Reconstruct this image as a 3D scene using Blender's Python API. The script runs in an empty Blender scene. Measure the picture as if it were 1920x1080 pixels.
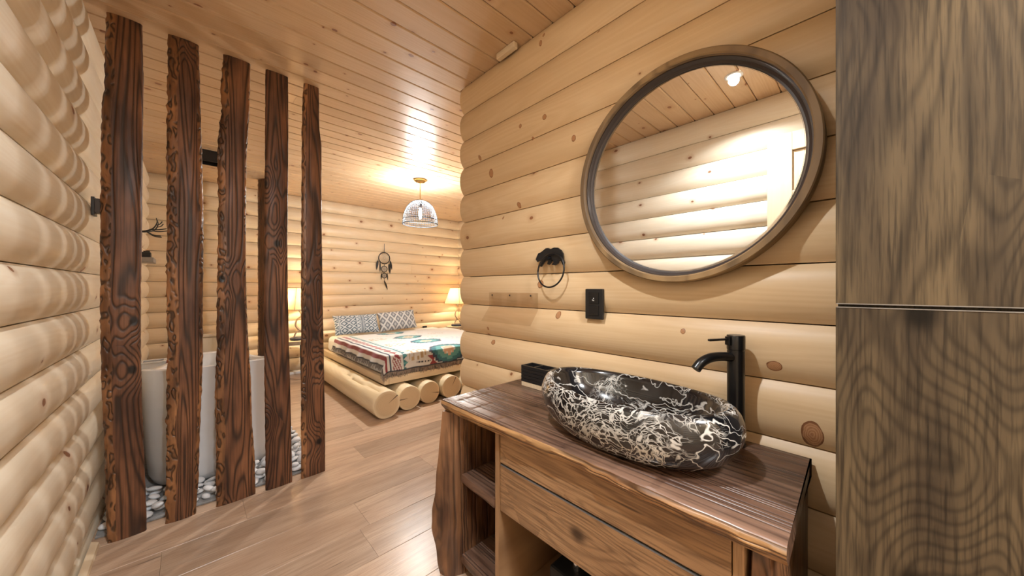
import bpy, bmesh, math, random
from mathutils import Vector, Matrix, noise as mnoise
random.seed(7)
S = bpy.context.scene
C = S.collection
PI = math.pi
# ------------------------------------------------------------------ camera
CAM_H, F_PX, YAW = 1.27, 637.0, math.radians(43.4)
cam = bpy.data.cameras.new('camera'); cam_o = bpy.data.objects.new('camera', cam); C.objects.link(cam_o)
cam.sensor_width = 36.0; cam.lens = 36.0*F_PX/1920; cam.clip_start = 0.02
cam_o.location = (0, 0, CAM_H); cam_o.rotation_euler = (PI/2, 0, -YAW)
S.camera = cam_o
# ------------------------------------------------------------------ view + world
vs = S.view_settings
vs.view_transform = 'Standard'; vs.look = 'None'; vs.gamma = 1.0; vs.use_curve_mapping = False
vs.exposure = 0.64
w = bpy.data.worlds.new('world'); S.world = w; w.use_nodes = True
w.node_tree.nodes['Background'].inputs[0].default_value = (1.0, 0.93, 0.84, 1)
w.node_tree.nodes['Background'].inputs[1].default_value = 0.05
# light levels (watts)
P_DOWN, P_FILL, P_PEND, P_LAMP = 18, 38, 232, 14
WHITE, WARM, AMBER = (0.94, 0.975, 1.0), (0.98, 0.98, 0.96), (1.0, 0.82, 0.52)

# ------------------------------------------------------------------ pixel -> place
SF, CF = math.sin(YAW), math.cos(YAW)
def ray(px, py):
    u, v = (px-960)/F_PX, (540-py)/F_PX
    return Vector((SF+u*CF, CF-u*SF, v))
def onX(px, py, X): d = ray(px, py); return Vector((0, 0, CAM_H)) + d*(X/d.x)
def onY(px, py, Y): d = ray(px, py); return Vector((0, 0, CAM_H)) + d*(Y/d.y)
def onZ(px, py, Z): d = ray(px, py); return Vector((0, 0, CAM_H)) + d*((Z-CAM_H)/d.z)

# ------------------------------------------------------------------ object helpers
def link(name, me, mat=None, parent=None, loc=(0, 0, 0), rot=(0, 0, 0)):
    o = bpy.data.objects.new(name, me); C.objects.link(o)
    o.location = loc; o.rotation_euler = rot
    if me is not None and mat is not None and not me.materials: me.materials.append(mat)
    if parent is not None: o.parent = parent
    return o
def mesh_bm(bm, name, smooth=False, angle=None):
    bmesh.ops.recalc_face_normals(bm, faces=bm.faces)
    me = bpy.data.meshes.new(name); bm.to_mesh(me); bm.free()
    if smooth:
        me.polygons.foreach_set('use_smooth', [True]*len(me.polygons))
        if angle: me.set_sharp_from_angle(angle=math.radians(angle))
    return me
def obj(name, bm, mat, parent=None, smooth=False, angle=None, loc=(0, 0, 0), rot=(0, 0, 0)):
    return link(name, mesh_bm(bm, name, smooth, angle), mat, parent, loc, rot)
def tag(o, label, cat, group=None, kind=None):
    o['label'] = label; o['category'] = cat
    if group: o['group'] = group
    if kind: o['kind'] = kind
    return o
def struct(o): o['kind'] = 'structure'; return o
def thing(name, label, cat, loc=(0, 0, 0), rz=0, group=None):
    o = link(name, None, loc=loc, rot=(0, 0, rz)); return tag(o, label, cat, group)
def copy_tree(o, parent=None):
    c = o.copy(); C.objects.link(c); c.parent = parent
    for ch in list(o.children): copy_tree(ch, c)
    return c
def box(bm, x0, x1, y0, y1, z0, z1, bev=0.0, seg=2):
    m = Matrix.Translation(((x0+x1)/2, (y0+y1)/2, (z0+z1)/2)) @ Matrix.Diagonal((x1-x0, y1-y0, z1-z0, 1))
    r = bmesh.ops.create_cube(bm, size=1, matrix=m)
    if bev > 0:
        es = list({e for v in r['verts'] for e in v.link_edges})
        bmesh.ops.bevel(bm, geom=es, offset=bev, segments=seg, affect='EDGES', profile=0.5)
def bbox(x0, x1, y0, y1, z0, z1, bev=0.0, seg=2):
    bm = bmesh.new(); box(bm, x0, x1, y0, y1, z0, z1, bev, seg); return bm
def tube(bm, pts, rad, n=10, cap=True):
    pts = [Vector(p) for p in pts]; k = len(pts)
    rads = rad if isinstance(rad, (list, tuple)) else [rad]*k
    rings = []; up = None
    for i, p in enumerate(pts):
        t = (pts[min(i+1, k-1)]-pts[max(i-1, 0)]).normalized()
        if up is None: up = t.orthogonal().normalized()
        up = (up - t*up.dot(t))
        up = up.normalized() if up.length > 1e-6 else t.orthogonal().normalized()
        s = t.cross(up)
        rings.append([bm.verts.new(p+(up*math.cos(a)+s*math.sin(a))*rads[i]) for a in [2*PI*j/n for j in range(n)]])
    for a, b in zip(rings, rings[1:]):
        for j in range(n): bm.faces.new((a[j], a[(j+1) % n], b[(j+1) % n], b[j]))
    if cap: bm.faces.new(rings[0][::-1]); bm.faces.new(rings[-1])
def lathe(bm, prof, n=32, c=(0, 0), capb=True, capt=True):
    rings = [[bm.verts.new((c[0]+r*math.cos(2*PI*j/n), c[1]+r*math.sin(2*PI*j/n), z)) for j in range(n)] for r, z in prof]
    for a, b in zip(rings, rings[1:]):
        for j in range(n): bm.faces.new((a[j], a[(j+1) % n], b[(j+1) % n], b[j]))
    if capb: bm.faces.new(rings[0][::-1])
    if capt: bm.faces.new(rings[-1])
def prism(bm, pts, off):
    """polygon of 3D points extruded by the vector off"""
    a = [bm.verts.new(p) for p in pts]; b = [bm.verts.new(Vector(p)+Vector(off)) for p in pts]; n = len(a)
    bm.faces.new(a); bm.faces.new(b[::-1])
    for i in range(n): bm.faces.new((a[i], b[i], b[(i+1) % n], a[(i+1) % n]))
def curve_pts(ctrl, n=8):
    """Catmull-Rom through control points"""
    P = [Vector(p) for p in ctrl]; P = [2*P[0]-P[1]]+P+[2*P[-1]-P[-2]]; out = []
    for i in range(1, len(P)-2):
        for j in range(n):
            t = j/n; a, b, c, d = P[i-1], P[i], P[i+1], P[i+2]
            out.append(0.5*((2*b)+(c-a)*t+(2*a-5*b+4*c-d)*t*t+(3*b-a-3*c+d)*t**3))
    out.append(P[-2]); return out
def interp(tab, y):
    if y <= tab[0][0]: return tab[0][1]
    for (a, va), (b, vb) in zip(tab, tab[1:]):
        if y <= b: return va+(vb-va)*(y-a)/(b-a)
    return tab[-1][1]
def sstep(a, b, x): t = max(0, min(1, (x-a)/(b-a))); return t*t*(3-2*t)

# ------------------------------------------------------------------ materials
class NT:
    def __init__(s, name):
        s.m = bpy.data.materials.new(name); s.m.use_nodes = True; s.t = s.m.node_tree
        s.b = s.t.nodes['Principled BSDF']
    def n(s, t, **k):
        o = s.t.nodes.new(t)
        for a, v in k.items(): setattr(o, a, v)
        return o
    def put(s, sock, v):
        if isinstance(v, bpy.types.NodeSocket): s.t.links.new(v, sock)
        elif isinstance(v, tuple) and len(v) == 3 and sock.type == 'RGBA': sock.default_value = (*v, 1)
        else: sock.default_value = v
    def ma(s, op, a, b=0.0, c=None, clamp=False):
        o = s.n('ShaderNodeMath', operation=op, use_clamp=clamp); s.put(o.inputs[0], a); s.put(o.inputs[1], b)
        if c is not None: s.put(o.inputs[2], c)
        return o.outputs[0]
    def mix(s, f, a, b, mode='MIX'):
        o = s.n('ShaderNodeMix', data_type='RGBA', blend_type=mode); s.put(o.inputs[0], f); s.put(o.inputs[6], a); s.put(o.inputs[7], b)
        return o.outputs[2]
    def mr(s, v, a, b, c=0.0, d=1.0, smooth=False):
        o = s.n('ShaderNodeMapRange', interpolation_type='SMOOTHSTEP' if smooth else 'LINEAR')
        for i, x in enumerate((v, a, b, c, d)): s.put(o.inputs[i], x)
        return o.outputs[0]
    def comb(s, x, y, z):
        o = s.n('ShaderNodeCombineXYZ'); s.put(o.inputs[0], x); s.put(o.inputs[1], y); s.put(o.inputs[2], z); return o.outputs[0]
    def sep(s, v):
        o = s.n('ShaderNodeSeparateXYZ'); s.put(o.inputs[0], v); return o.outputs
    def noise(s, v, scale=1.0, det=2.0, rough=0.5, dist=0.0):
        o = s.n('ShaderNodeTexNoise'); s.put(o.inputs['Vector'], v); s.put(o.inputs['Scale'], scale)
        s.put(o.inputs['Detail'], det); s.put(o.inputs['Roughness'], rough); s.put(o.inputs['Distortion'], dist); return o.outputs[0]
    def rnd(s): return s.n('ShaderNodeObjectInfo').outputs['Random']
    def coords(s, grain='X', across='Y', rand=True):
        """local coordinates with the grain along x; shifted per object"""
        sp = s.sep(s.n('ShaderNodeTexCoord').outputs['Object'])
        ix = 'XYZ'; third = [a for a in 'XYZ' if a not in (grain, across)][0]
        x, a, b = sp[ix.index(grain)], sp[ix.index(across)], sp[ix.index(third)]
        if rand:
            r = s.rnd(); x = s.ma('MULTIPLY_ADD', r, 37.3, x); a = s.ma('MULTIPLY_ADD', r, 91.7, a)
        return x, a, b
    def bump(s, h, strength=0.2, dist=0.01):
        o = s.n('ShaderNodeBump'); s.put(o.inputs['Strength'], strength); s.put(o.inputs['Distance'], dist); s.put(o.inputs['Height'], h)
        s.t.links.new(o.outputs[0], s.b.inputs['Normal'])
    def fin(s, col, rough=0.5, metal=0.0, spec=0.5, coat=0.0):
        s.put(s.b.inputs['Base Color'], col); s.put(s.b.inputs['Roughness'], rough); s.put(s.b.inputs['Metallic'], metal)
        s.put(s.b.inputs['Specular IOR Level'], spec); s.put(s.b.inputs['Coat Weight'], coat); s.put(s.b.inputs['Coat Roughness'], 0.2)
        return s.m
    def voro2(s, x, a, sx, sa):
        """2D voronoi in stretched cells; returns distance in metres and cell colour channels"""
        v = s.comb(s.ma('MULTIPLY', x, sx), s.ma('MULTIPLY', a, sa), 0.0)
        o = s.n('ShaderNodeTexVoronoi', voronoi_dimensions='2D', feature='F1'); s.put(o.inputs['Vector'], v); s.put(o.inputs['Scale'], 1.0)
        df = s.n('ShaderNodeVectorMath', operation='SUBTRACT'); s.put(df.inputs[0], v); s.put(df.inputs[1], o.outputs['Position'])
        d = s.sep(df.outputs[0]); dx = s.ma('DIVIDE', d[0], sx*1.35); da = s.ma('DIVIDE', d[1], sa)
        r = s.ma('SQRT', s.ma('ADD', s.ma('MULTIPLY', dx, dx), s.ma('MULTIPLY', da, da)))
        cs = s.n('ShaderNodeSeparateColor'); s.put(cs.inputs[0], o.outputs['Color'])
        return r, cs.outputs, da

def plain(name, col, rough=0.5, metal=0.0, spec=0.5, coat=0.0, noise_amt=0.08, nscale=25):
    t = NT(name); x = t.n('ShaderNodeTexCoord').outputs['Object']
    n = t.noise(x, nscale, 3)
    c2 = tuple(c*(1-noise_amt*2.0) for c in col); c1 = tuple(min(1, c*(1+noise_amt)) for c in col)
    return t.fin(t.mix(n, c2, c1), rough, metal, spec, coat)
def emit(name, col, strength):
    t = NT(name); t.put(t.b.inputs['Base Color'], col); t.put(t.b.inputs['Emission Color'], col); t.put(t.b.inputs['Emission Strength'], strength)
    return t.m
def pine(name, light, dark, across, grain='X', rough=0.4, knots=0.55, ksize=0.017, coat=0.0, sx=1.9, sa=5.6, rand=True, vary=0.12):
    t = NT(name); x, a, b = t.coords(grain, across, rand)
    kd, kc, da = t.voro2(x, a, sx, sa)
    has = t.ma('GREATER_THAN', kc[1], 1-knots)
    kr = t.ma('MULTIPLY_ADD', t.ma('POWER', kc[0], 1.6), ksize, ksize*0.3)
    wob = t.noise(t.comb(t.ma('MULTIPLY', x, 40), t.ma('MULTIPLY', a, 40), 0.0), 1.0, 2)
    kdw = t.ma('MULTIPLY', kd, t.mr(wob, 0, 1, 0.7, 1.35))
    q = t.ma('DIVIDE', kdw, kr)
    core = t.ma('MULTIPLY', t.mr(q, 1.0, 0.72, smooth=True), has)
    eye = t.ma('MULTIPLY', t.mr(q, 0.7, 0.45, smooth=True), has)
    halo = t.ma('MULTIPLY', t.mr(q, 3.2, 0.8, smooth=True), has)
    # grain bends round the knots
    bend = t.ma('MULTIPLY', t.ma('MULTIPLY', t.mr(q, 6.0, 0.5, smooth=True), has), t.ma('MULTIPLY', da, -0.55))
    aw = t.ma('ADD', a, bend)
    low = t.noise(t.comb(t.ma('MULTIPLY', x, 0.55), t.ma('MULTIPLY', aw, 7.0), t.ma('MULTIPLY', b, 3.0)), 1.0, 1.5)
    ring = t.ma('MULTIPLY_ADD', t.ma('SINE', t.ma('MULTIPLY', low, 95.0)), 0.5, 0.5)
    fine = t.noise(t.comb(t.ma('MULTIPLY', x, 2.2), t.ma('MULTIPLY', aw, 150.0), t.ma('MULTIPLY', b, 30.0)), 1.0, 3)
    patch = t.noise(t.comb(t.ma('MULTIPLY', x, 1.2), t.ma('MULTIPLY', a, 5.0), b), 1.0, 2)
    f = t.ma('ADD', t.ma('MULTIPLY', ring, 0.28), t.ma('ADD', t.ma('MULTIPLY', t.mr(fine, 0.3, 0.7), 0.28), t.ma('MULTIPLY', t.mr(patch, 0.3, 0.7), 0.44)))
    col = t.mix(f, light, dark)
    rr = t.rnd()
    col = t.mix(t.mr(rr, 0, 1, 0.0, vary*2.2), col, tuple(d*0.85 for d in dark))
    col = t.mix(t.ma('MULTIPLY', halo, 0.35), col, (0.42, 0.19, 0.07))
    col = t.mix(t.ma('MULTIPLY', core, 0.85), col, (0.20, 0.062, 0.022))
    col = t.mix(t.ma('MULTIPLY', eye, 0.45), col, (0.30, 0.12, 0.05))
    t.bump(t.ma('ADD', t.ma('MULTIPLY', fine, 0.4), core), 0.12, 0.002)
    return t.fin(col, rough, 0, 0.5, coat)
def burnt(name, grain, across, cols, fx=0.9, fa=6.0, fb=3.0, lines=70.0, rough=0.42, fine_a=120.0, coat=0.0, bstr=0.55, rand=True, line_mix=0.8, kn=0.62):
    """brushed, scorched softwood: contour lines of stretched noise give cathedral grain"""
    black, mid, hi = cols
    t = NT(name); x, a, b = t.coords(grain, across, rand)
    kd, kc, da = t.voro2(x, a, 2.6, 5.0)
    has = t.ma('GREATER_THAN', kc[1], kn)
    kn = t.ma('MULTIPLY', t.mr(kd, 0.024, 0.010, smooth=True), has)
    bend = t.ma('MULTIPLY', t.ma('MULTIPLY', t.mr(kd, 0.12, 0.0, smooth=True), has), 0.18)
    low = t.noise(t.comb(t.ma('MULTIPLY', x, fx), t.ma('MULTIPLY', a, fa), t.ma('MULTIPLY', b, fb)), 1.0, 1.2, 0.4, 0.25)
    low = t.ma('ADD', low, bend)
    s = t.ma('MULTIPLY_ADD', t.ma('SINE', t.ma('MULTIPLY', low, lines)), 0.5, 0.5)
    ln = t.ma('POWER', s, 3.0)
    fine = t.noise(t.comb(t.ma('MULTIPLY', x, 3.5), t.ma('MULTIPLY', a, fine_a), t.ma('MULTIPLY', b, 40.0)), 1.0, 3)
    patch = t.noise(t.comb(t.ma('MULTIPLY', x, 2.2), t.ma('MULTIPLY', a, 7.0), t.ma('MULTIPLY', b, 5.0)), 1.0, 3, 0.6)
    col = t.mix(t.mr(patch, 0.36, 0.68), mid, hi)
    col = t.mix(t.ma('MULTIPLY', t.mr(fine, 0.45, 0.75), 0.6), col, black)
    col = t.mix(t.ma('MULTIPLY', ln, line_mix), col, black)
    col = t.mix(kn, col, tuple(c*0.7 for c in black))
    t.bump(t.ma('SUBTRACT', t.ma('MULTIPLY', fine, 0.5), ln), bstr, 0.004)
    return t.fin(col, rough, 0, 0.5, coat)
def oak(name, grain, across, cols, fx=0.7, fa=4.0, lines=55.0, knots=0.25, rough=0.38, rand=True, line_mix=0.5, sx=1.4, sa=2.4, spec=0.5):
    dark, mid, hi = cols
    t = NT(name); x, a, b = t.coords(grain, across, rand)
    kd, kc, da = t.voro2(x, a, sx, sa)
    has = t.ma('GREATER_THAN', kc[1], 1-knots)
    kn = t.ma('MULTIPLY', t.mr(kd, 0.034, 0.006, smooth=True), has)
    bend = t.ma('MULTIPLY', t.ma('MULTIPLY', t.mr(kd, 0.20, 0.0, smooth=True), has), 0.22)
    low = t.noise(t.comb(t.ma('MULTIPLY', x, fx), t.ma('MULTIPLY', a, fa), b), 1.0, 1.4, 0.45, 0.3)
    low = t.ma('ADD', low, bend)
    ln = t.ma('POWER', t.ma('MULTIPLY_ADD', t.ma('SINE', t.ma('MULTIPLY', low, lines)), 0.5, 0.5), 2.5)
    fine = t.noise(t.comb(t.ma('MULTIPLY', x, 7.0), t.ma('MULTIPLY', a, 170.0), b), 1.0, 3, 0.6)
    patch = t.noise(t.comb(t.ma('MULTIPLY', x, 1.6), t.ma('MULTIPLY', a, 9.0), b), 1.0, 4, 0.6)
    crack = t.noise(t.comb(t.ma('MULTIPLY', x, 2.5), t.ma('MULTIPLY', a, 34.0), b), 1.0, 2, 0.5)
    col = t.mix(t.mr(patch, 0.34, 0.66), mid, hi)
    col = t.mix(t.ma('MULTIPLY', t.mr(fine, 0.46, 0.68), 0.62), col, dark)
    col = t.mix(t.ma('MULTIPLY', ln, line_mix), col, dark)
    col = t.mix(t.ma('MULTIPLY', t.mr(crack, 0.70, 0.76), 0.8), col, tuple(c*0.45 for c in dark))
    col = t.mix(t.ma('MULTIPLY', kn, 0.92), col, tuple(c*0.35 for c in dark))
    t.bump(t.ma('SUBTRACT', fine, t.ma('MULTIPLY', ln, 0.5)), 0.12, 0.002)
    return t.fin(col, rough, 0, spec)
def vcol(name, rough=0.8, fabric=0.25, scale=260):
    t = NT(name); at = t.n('ShaderNodeVertexColor', layer_name='Col').outputs[0]
    n = t.noise(t.n('ShaderNodeTexCoord').outputs['Object'], scale, 2)
    t.bump(n, fabric, 0.003)
    t.put(t.b.inputs['Sheen Weight'], 0.2)
    return t.fin(t.mix(t.mr(n, 0.3, 0.7, 0, 0.22), at, (0.25, 0.24, 0.23)), rough)

M = {}
LOG_L, LOG_D = (0.80, 0.66, 0.475), (0.69, 0.525, 0.335)
M['log'] = pine('pine_log', LOG_L, LOG_D, 'Z', rough=0.42, knots=0.75)
M['log_pale'] = pine('pine_log_pale', (0.88, 0.80, 0.655), (0.79, 0.67, 0.50), 'Z', rough=0.42, knots=0.6)
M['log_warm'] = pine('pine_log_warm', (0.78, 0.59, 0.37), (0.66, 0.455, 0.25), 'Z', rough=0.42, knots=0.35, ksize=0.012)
M['ceil'] = pine('pine_ceiling', (0.72, 0.52, 0.335), (0.58, 0.375, 0.21), 'Y', rough=0.36, knots=0.85, ksize=0.013, coat=0.16, sx=2.6, sa=6.5, vary=0.2)
M['trim'] = pine('pine_trim', LOG_L, LOG_D, 'Z', grain='Y', rough=0.45, knots=0.2)
M['door'] = pine('pine_door', (0.76, 0.62, 0.43), (0.66, 0.50, 0.32), 'Y', grain='Z', rough=0.45, knots=0.1)
M['peeled'] = pine('peeled_log', (0.80, 0.68, 0.47), (0.70, 0.55, 0.34), 'Z', grain='Y', rough=0.45, knots=0.3, ksize=0.012)
M['backing'] = plain('dark_backing', (0.10, 0.06, 0.03), 0.9)
M['floor'] = oak('oak_floor', 'X', 'Y', ((0.27, 0.17, 0.11), (0.44, 0.30, 0.205), (0.53, 0.385, 0.275)), fx=0.5, fa=5.0, lines=40, knots=0.05, rough=0.3, line_mix=0.35)
_floor_nt = M['floor'].node_tree
M['post'] = burnt('scorched_post', 'Z', 'X', ((0.009, 0.0035, 0.002), (0.078, 0.028, 0.013), (0.25, 0.105, 0.047)), fx=0.55, fa=8.5, fb=2.0, lines=120, rough=0.5, coat=0.06)
M['barkedge'] = burnt('scorched_bark_edge', 'Z', 'X', ((0.010, 0.004, 0.002), (0.085, 0.03, 0.012), (0.42, 0.19, 0.075)), fx=14, fa=30, fb=20, lines=22, rough=0.38, coat=0.15, fine_a=60, bstr=0.9)
M['slab'] = burnt('scorched_slab', 'Y', 'X', ((0.020, 0.009, 0.007), (0.10, 0.05, 0.031), (0.24, 0.14, 0.095)), fx=0.25, fa=15.0, fb=6.0, lines=60, rough=0.32, fine_a=90, coat=0.2, line_mix=0.55, kn=1.1)
M['slabz'] = burnt('scorched_side_slab', 'Z', 'X', ((0.010, 0.004, 0.0025), (0.070, 0.028, 0.013), (0.36, 0.175, 0.08)), fx=0.6, fa=16, fb=10, lines=50, rough=0.38, coat=0.2, line_mix=0.6)
M['edge'] = burnt('scorched_live_edge', 'Y', 'Z', ((0.035, 0.014, 0.007), (0.26, 0.115, 0.045), (0.62, 0.36, 0.15)), fx=2.0, fa=22, fb=10, lines=40, rough=0.4, fine_a=70, coat=0.2, line_mix=0.8)
M['vanity'] = oak('vanity_oak', 'Y', 'Z', ((0.10, 0.048, 0.022), (0.29, 0.16, 0.076), (0.42, 0.25, 0.128)), fx=0.8, fa=7, lines=60, knots=0.5, line_mix=0.42, sx=3.0, sa=5.0)
M['vanityz'] = oak('vanity_oak_upright', 'Z', 'Y', ((0.17, 0.088, 0.04), (0.33, 0.185, 0.09), (0.43, 0.26, 0.135)), fx=0.9, fa=6, lines=45, knots=0.1, line_mix=0.3)
M['cab'] = oak('cabinet_oak', 'Z', 'Y', ((0.008, 0.006, 0.005), (0.050, 0.035, 0.022), (0.135, 0.095, 0.052)), fx=0.9, fa=5.0, lines=170, knots=0.8, rough=0.42, line_mix=0.4, sx=2.2, sa=3.2, spec=0.25)
M['cab_edge'] = plain('cabinet_edge_strip', (0.30, 0.29, 0.28), 0.3, 0.6)
M['frame'] = oak('mirror_frame_wood', 'Y', 'Z', ((0.05, 0.028, 0.014), (0.17, 0.10, 0.045), (0.40, 0.26, 0.12)), fx=5, fa=9, lines=50, knots=0.1, line_mix=0.4, rough=0.6)
M['black'] = plain('matte_black', (0.012, 0.012, 0.013), 0.38)
M['black_g'] = plain('satin_black_metal', (0.008, 0.008, 0.009), 0.28)
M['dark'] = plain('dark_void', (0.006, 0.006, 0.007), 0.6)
M['brown_box'] = plain('dark_brown_plastic', (0.045, 0.03, 0.025), 0.45)
M['white'] = plain('white_acrylic', (0.80, 0.81, 0.83), 0.16, noise_amt=0.01)
M['cream'] = plain('cream_ceramic', (0.72, 0.66, 0.55), 0.2, noise_amt=0.02)
M['red'] = plain('dark_red_cloth', (0.16, 0.012, 0.012), 0.85)
M['pebble'] = plain('white_pebble', (0.80, 0.81, 0.83), 0.5, noise_amt=0.12, nscale=14)
M['gravel'] = plain('pale_gravel', (0.30, 0.30, 0.30), 0.9, noise_amt=0.3, nscale=60)
M['grey'] = plain('grey_shelf', (0.30, 0.27, 0.24), 0.5)
M['brass'] = plain('brass', (0.66, 0.45, 0.17), 0.28, 1.0)
M['chrome'] = plain('mirror_rim_metal', (0.75, 0.76, 0.78), 0.12, 1.0)
M['wire'] = plain('blue_grey_wire', (0.010, 0.018, 0.027), 0.7)
M['sheet'] = plain('white_sheet', (0.78, 0.77, 0.75), 0.9, noise_amt=0.03)
M['navy'] = plain('navy_base', (0.015, 0.025, 0.06), 0.4)
M['antler'] = plain('antler_bone', (0.42, 0.32, 0.22), 0.5, noise_amt=0.2)
M['bark'] = plain('bark', (0.10, 0.065, 0.04), 0.9, noise_amt=0.4, nscale=60)
M['cable'] = plain('clear_hose', (0.6, 0.6, 0.6), 0.2)
M['blanket'] = vcol('woven_blanket', 0.9)
M['fringe'] = plain('grey_fringe', (0.30, 0.27, 0.25), 0.95, noise_amt=0.35, nscale=80)
M['fringe_b'] = plain('brown_fringe', (0.40, 0.31, 0.25), 0.95, noise_amt=0.45, nscale=40)
M['cushion'] = vcol('woven_cushion', 0.9)
M['bulb'] = emit('bulb_glow', (1.0, 0.93, 0.82), 40)
M['fill_glow'] = emit('fill_diffuser_glow', (1.0, 0.98, 0.95), 4)
M['led'] = emit('led_glow', (1.0, 0.96, 0.9), 22)
t = NT('mirror_glass'); t.fin((0.93, 0.94, 0.94), 0.0, 1.0); M['mirror'] = t.m
t = NT('clear_acrylic'); t.fin((1, 1, 1), 0.04)
_tr = t.n('ShaderNodeBsdfTransparent'); _tr.inputs[0].default_value = (0.955, 0.935, 0.915, 1); _mx = t.n('ShaderNodeMixShader')
_mx.inputs[0].default_value = 0.05; _gl = t.n('ShaderNodeBsdfGlossy'); _gl.inputs['Roughness'].default_value = 0.05
t.t.links.new(_tr.outputs[0], _mx.inputs[1]); t.t.links.new(_gl.outputs[0], _mx.inputs[2])
t.t.links.new(_mx.outputs[0], t.t.nodes['Material Output'].inputs[0]); M['acrylic'] = t.m
def shade_mat():
    t = NT('linen_shade'); n = t.noise(t.n('ShaderNodeTexCoord').outputs['Object'], 180, 3)
    col = t.mix(n, (0.72, 0.58, 0.42), (0.88, 0.77, 0.60)); t.fin(col, 0.9)
    tr = t.n('ShaderNodeBsdfTranslucent'); t.put(tr.inputs[0], col)
    mx = t.n('ShaderNodeMixShader'); mx.inputs[0].default_value = 0.55
    t.t.links.new(t.b.outputs[0], mx.inputs[1]); t.t.links.new(tr.outputs[0], mx.inputs[2])
    t.t.links.new(mx.outputs[0], t.t.nodes['Material Output'].inputs[0]); return t.m
M['shade'] = shade_mat()
def marble():
    t = NT('black_marble'); P = t.n('ShaderNodeTexCoord').outputs['Object']
    wn = t.n('ShaderNodeTexNoise'); t.put(wn.inputs['Vector'], P); wn.inputs['Scale'].default_value = 7; wn.inputs['Detail'].default_value = 4
    ad = t.n('ShaderNodeVectorMath', operation='MULTIPLY_ADD'); t.put(ad.inputs[0], wn.outputs[1]); ad.inputs[1].default_value = (0.16, 0.16, 0.16); t.put(ad.inputs[2], P)
    Q = ad.outputs[0]
    def cracks(scale, wd, stretch):
        mp = t.n('ShaderNodeMapping'); t.put(mp.inputs[0], Q); mp.inputs['Rotation'].default_value = (0.5, 0.2, 0.3); mp.inputs['Scale'].default_value = stretch
        v = t.n('ShaderNodeTexVoronoi', feature='DISTANCE_TO_EDGE'); t.put(v.inputs['Vector'], mp.outputs[0]); v.inputs['Scale'].default_value = scale
        return t.mr(v.outputs[0], wd, 0.0, smooth=True)
    small = cracks(46.0, 0.085, (1, 0.62, 1.5)); mid_ = cracks(17.0, 0.03, (1, 0.5, 1.6))
    mp2 = t.n('ShaderNodeMapping'); t.put(mp2.inputs[0], Q); mp2.inputs['Rotation'].default_value = (0.45, 0.1, 0.35); mp2.inputs['Scale'].default_value = (5.0, 1.6, 7.0)
    ln_ = t.noise(mp2.outputs[0], 1.0, 3, 0.55)
    line = t.mr(t.ma('ABSOLUTE', t.ma('SUBTRACT', ln_, 0.5)), 0.011, 0.002, smooth=True)
    line2 = t.mr(t.ma('ABSOLUTE', t.ma('SUBTRACT', ln_, 0.40)), 0.008, 0.001, smooth=True)
    zn = t.noise(mp2.outputs[0], 0.8, 3)
    zone = t.mr(zn, 0.47, 0.42)
    blot = t.mr(t.noise(Q, 34, 4, 0.6), 0.58, 0.64)
    net = t.ma('MULTIPLY', t.ma('MAXIMUM', t.ma('MAXIMUM', small, mid_), t.ma('MULTIPLY', blot, 0.75)), zone)
    f = t.ma('MAXIMUM', t.ma('MAXIMUM', t.ma('MULTIPLY', line, 0.9), t.ma('MULTIPLY', line2, 0.7)), net)
    base = t.mix(t.mr(t.noise(Q, 9, 4), 0.4, 0.7), (0.004, 0.004, 0.005), (0.022, 0.021, 0.022))
    return t.fin(t.mix(f, base, (0.62, 0.60, 0.56)), 0.06, 0, 0.6, 0.4)
M['marble'] = marble()
def endgrain():
    t = NT('log_end_grain'); s = t.sep(t.n('ShaderNodeTexCoord').outputs['Object'])
    r = t.ma('SQRT', t.ma('ADD', t.ma('MULTIPLY', s[0], s[0]), t.ma('MULTIPLY', s[2], s[2])))
    n = t.noise(t.n('ShaderNodeTexCoord').outputs['Object'], 12, 3)
    rr = t.ma('MULTIPLY_ADD', n, 0.02, r)
    ring = t.ma('MULTIPLY_ADD', t.ma('SINE', t.ma('MULTIPLY', rr, 620)), 0.5, 0.5)
    col = t.mix(t.ma('MULTIPLY', ring, 0.5), (0.66, 0.50, 0.31), (0.50, 0.345, 0.19))
    return t.fin(t.mix(t.mr(r, 0.10, 0.128), col, (0.74, 0.60, 0.40)), 0.6)
M['end'] = endgrain()

# ------------------------------------------------------------------ room shell
CEIL = 2.64; COURSE = 0.185; SAG = 0.032
XL, XM, YB, XR, YS, YF = -0.388, 1.362, 5.88, 4.04, 1.88, -1.45   # groove planes
YE = 1.92                                                          # end of the mirror wall
def log_mesh(L, h0=0.0, h1=COURSE, sag=SAG, thick=0.06, round_end=False, gap=0.0020, n=12):
    c = COURSE; R = (c*c/4+sag*sag)/(2*sag)
    zs = [h0+gap+(h1-h0-2*gap)*i/n for i in range(n+1)]
    prof = [(sag*(1-abs(2*z/c-1)**2.5), z) for z in zs]
    prof = [(-thick, zs[0])]+prof+[(-thick, zs[-1])]
    bm = bmesh.new(); st = [0.0]
    if round_end: st = [0, 0.004, 0.012, 0.025, 0.045]
    st = st+[L]; rings = []
    for x in st:
        k = 1.0
        if round_end and x < 0.045: k = math.sqrt(max(0.0, 1-(1-x/0.045)**2))
        rings.append([bm.verts.new((x, y if y < 0 else y*k+(k-1)*0.02, z)) for y, z in prof])
    for a, b in zip(rings, rings[1:]):
        for j in range(len(prof)): q = (j+1) % len(prof); bm.faces.new((a[j], a[q], b[q], b[j]))
    bm.faces.new(rings[0]); bm.faces.new(rings[-1][::-1])
    return mesh_bm(bm, 'log', True, 40)
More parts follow.
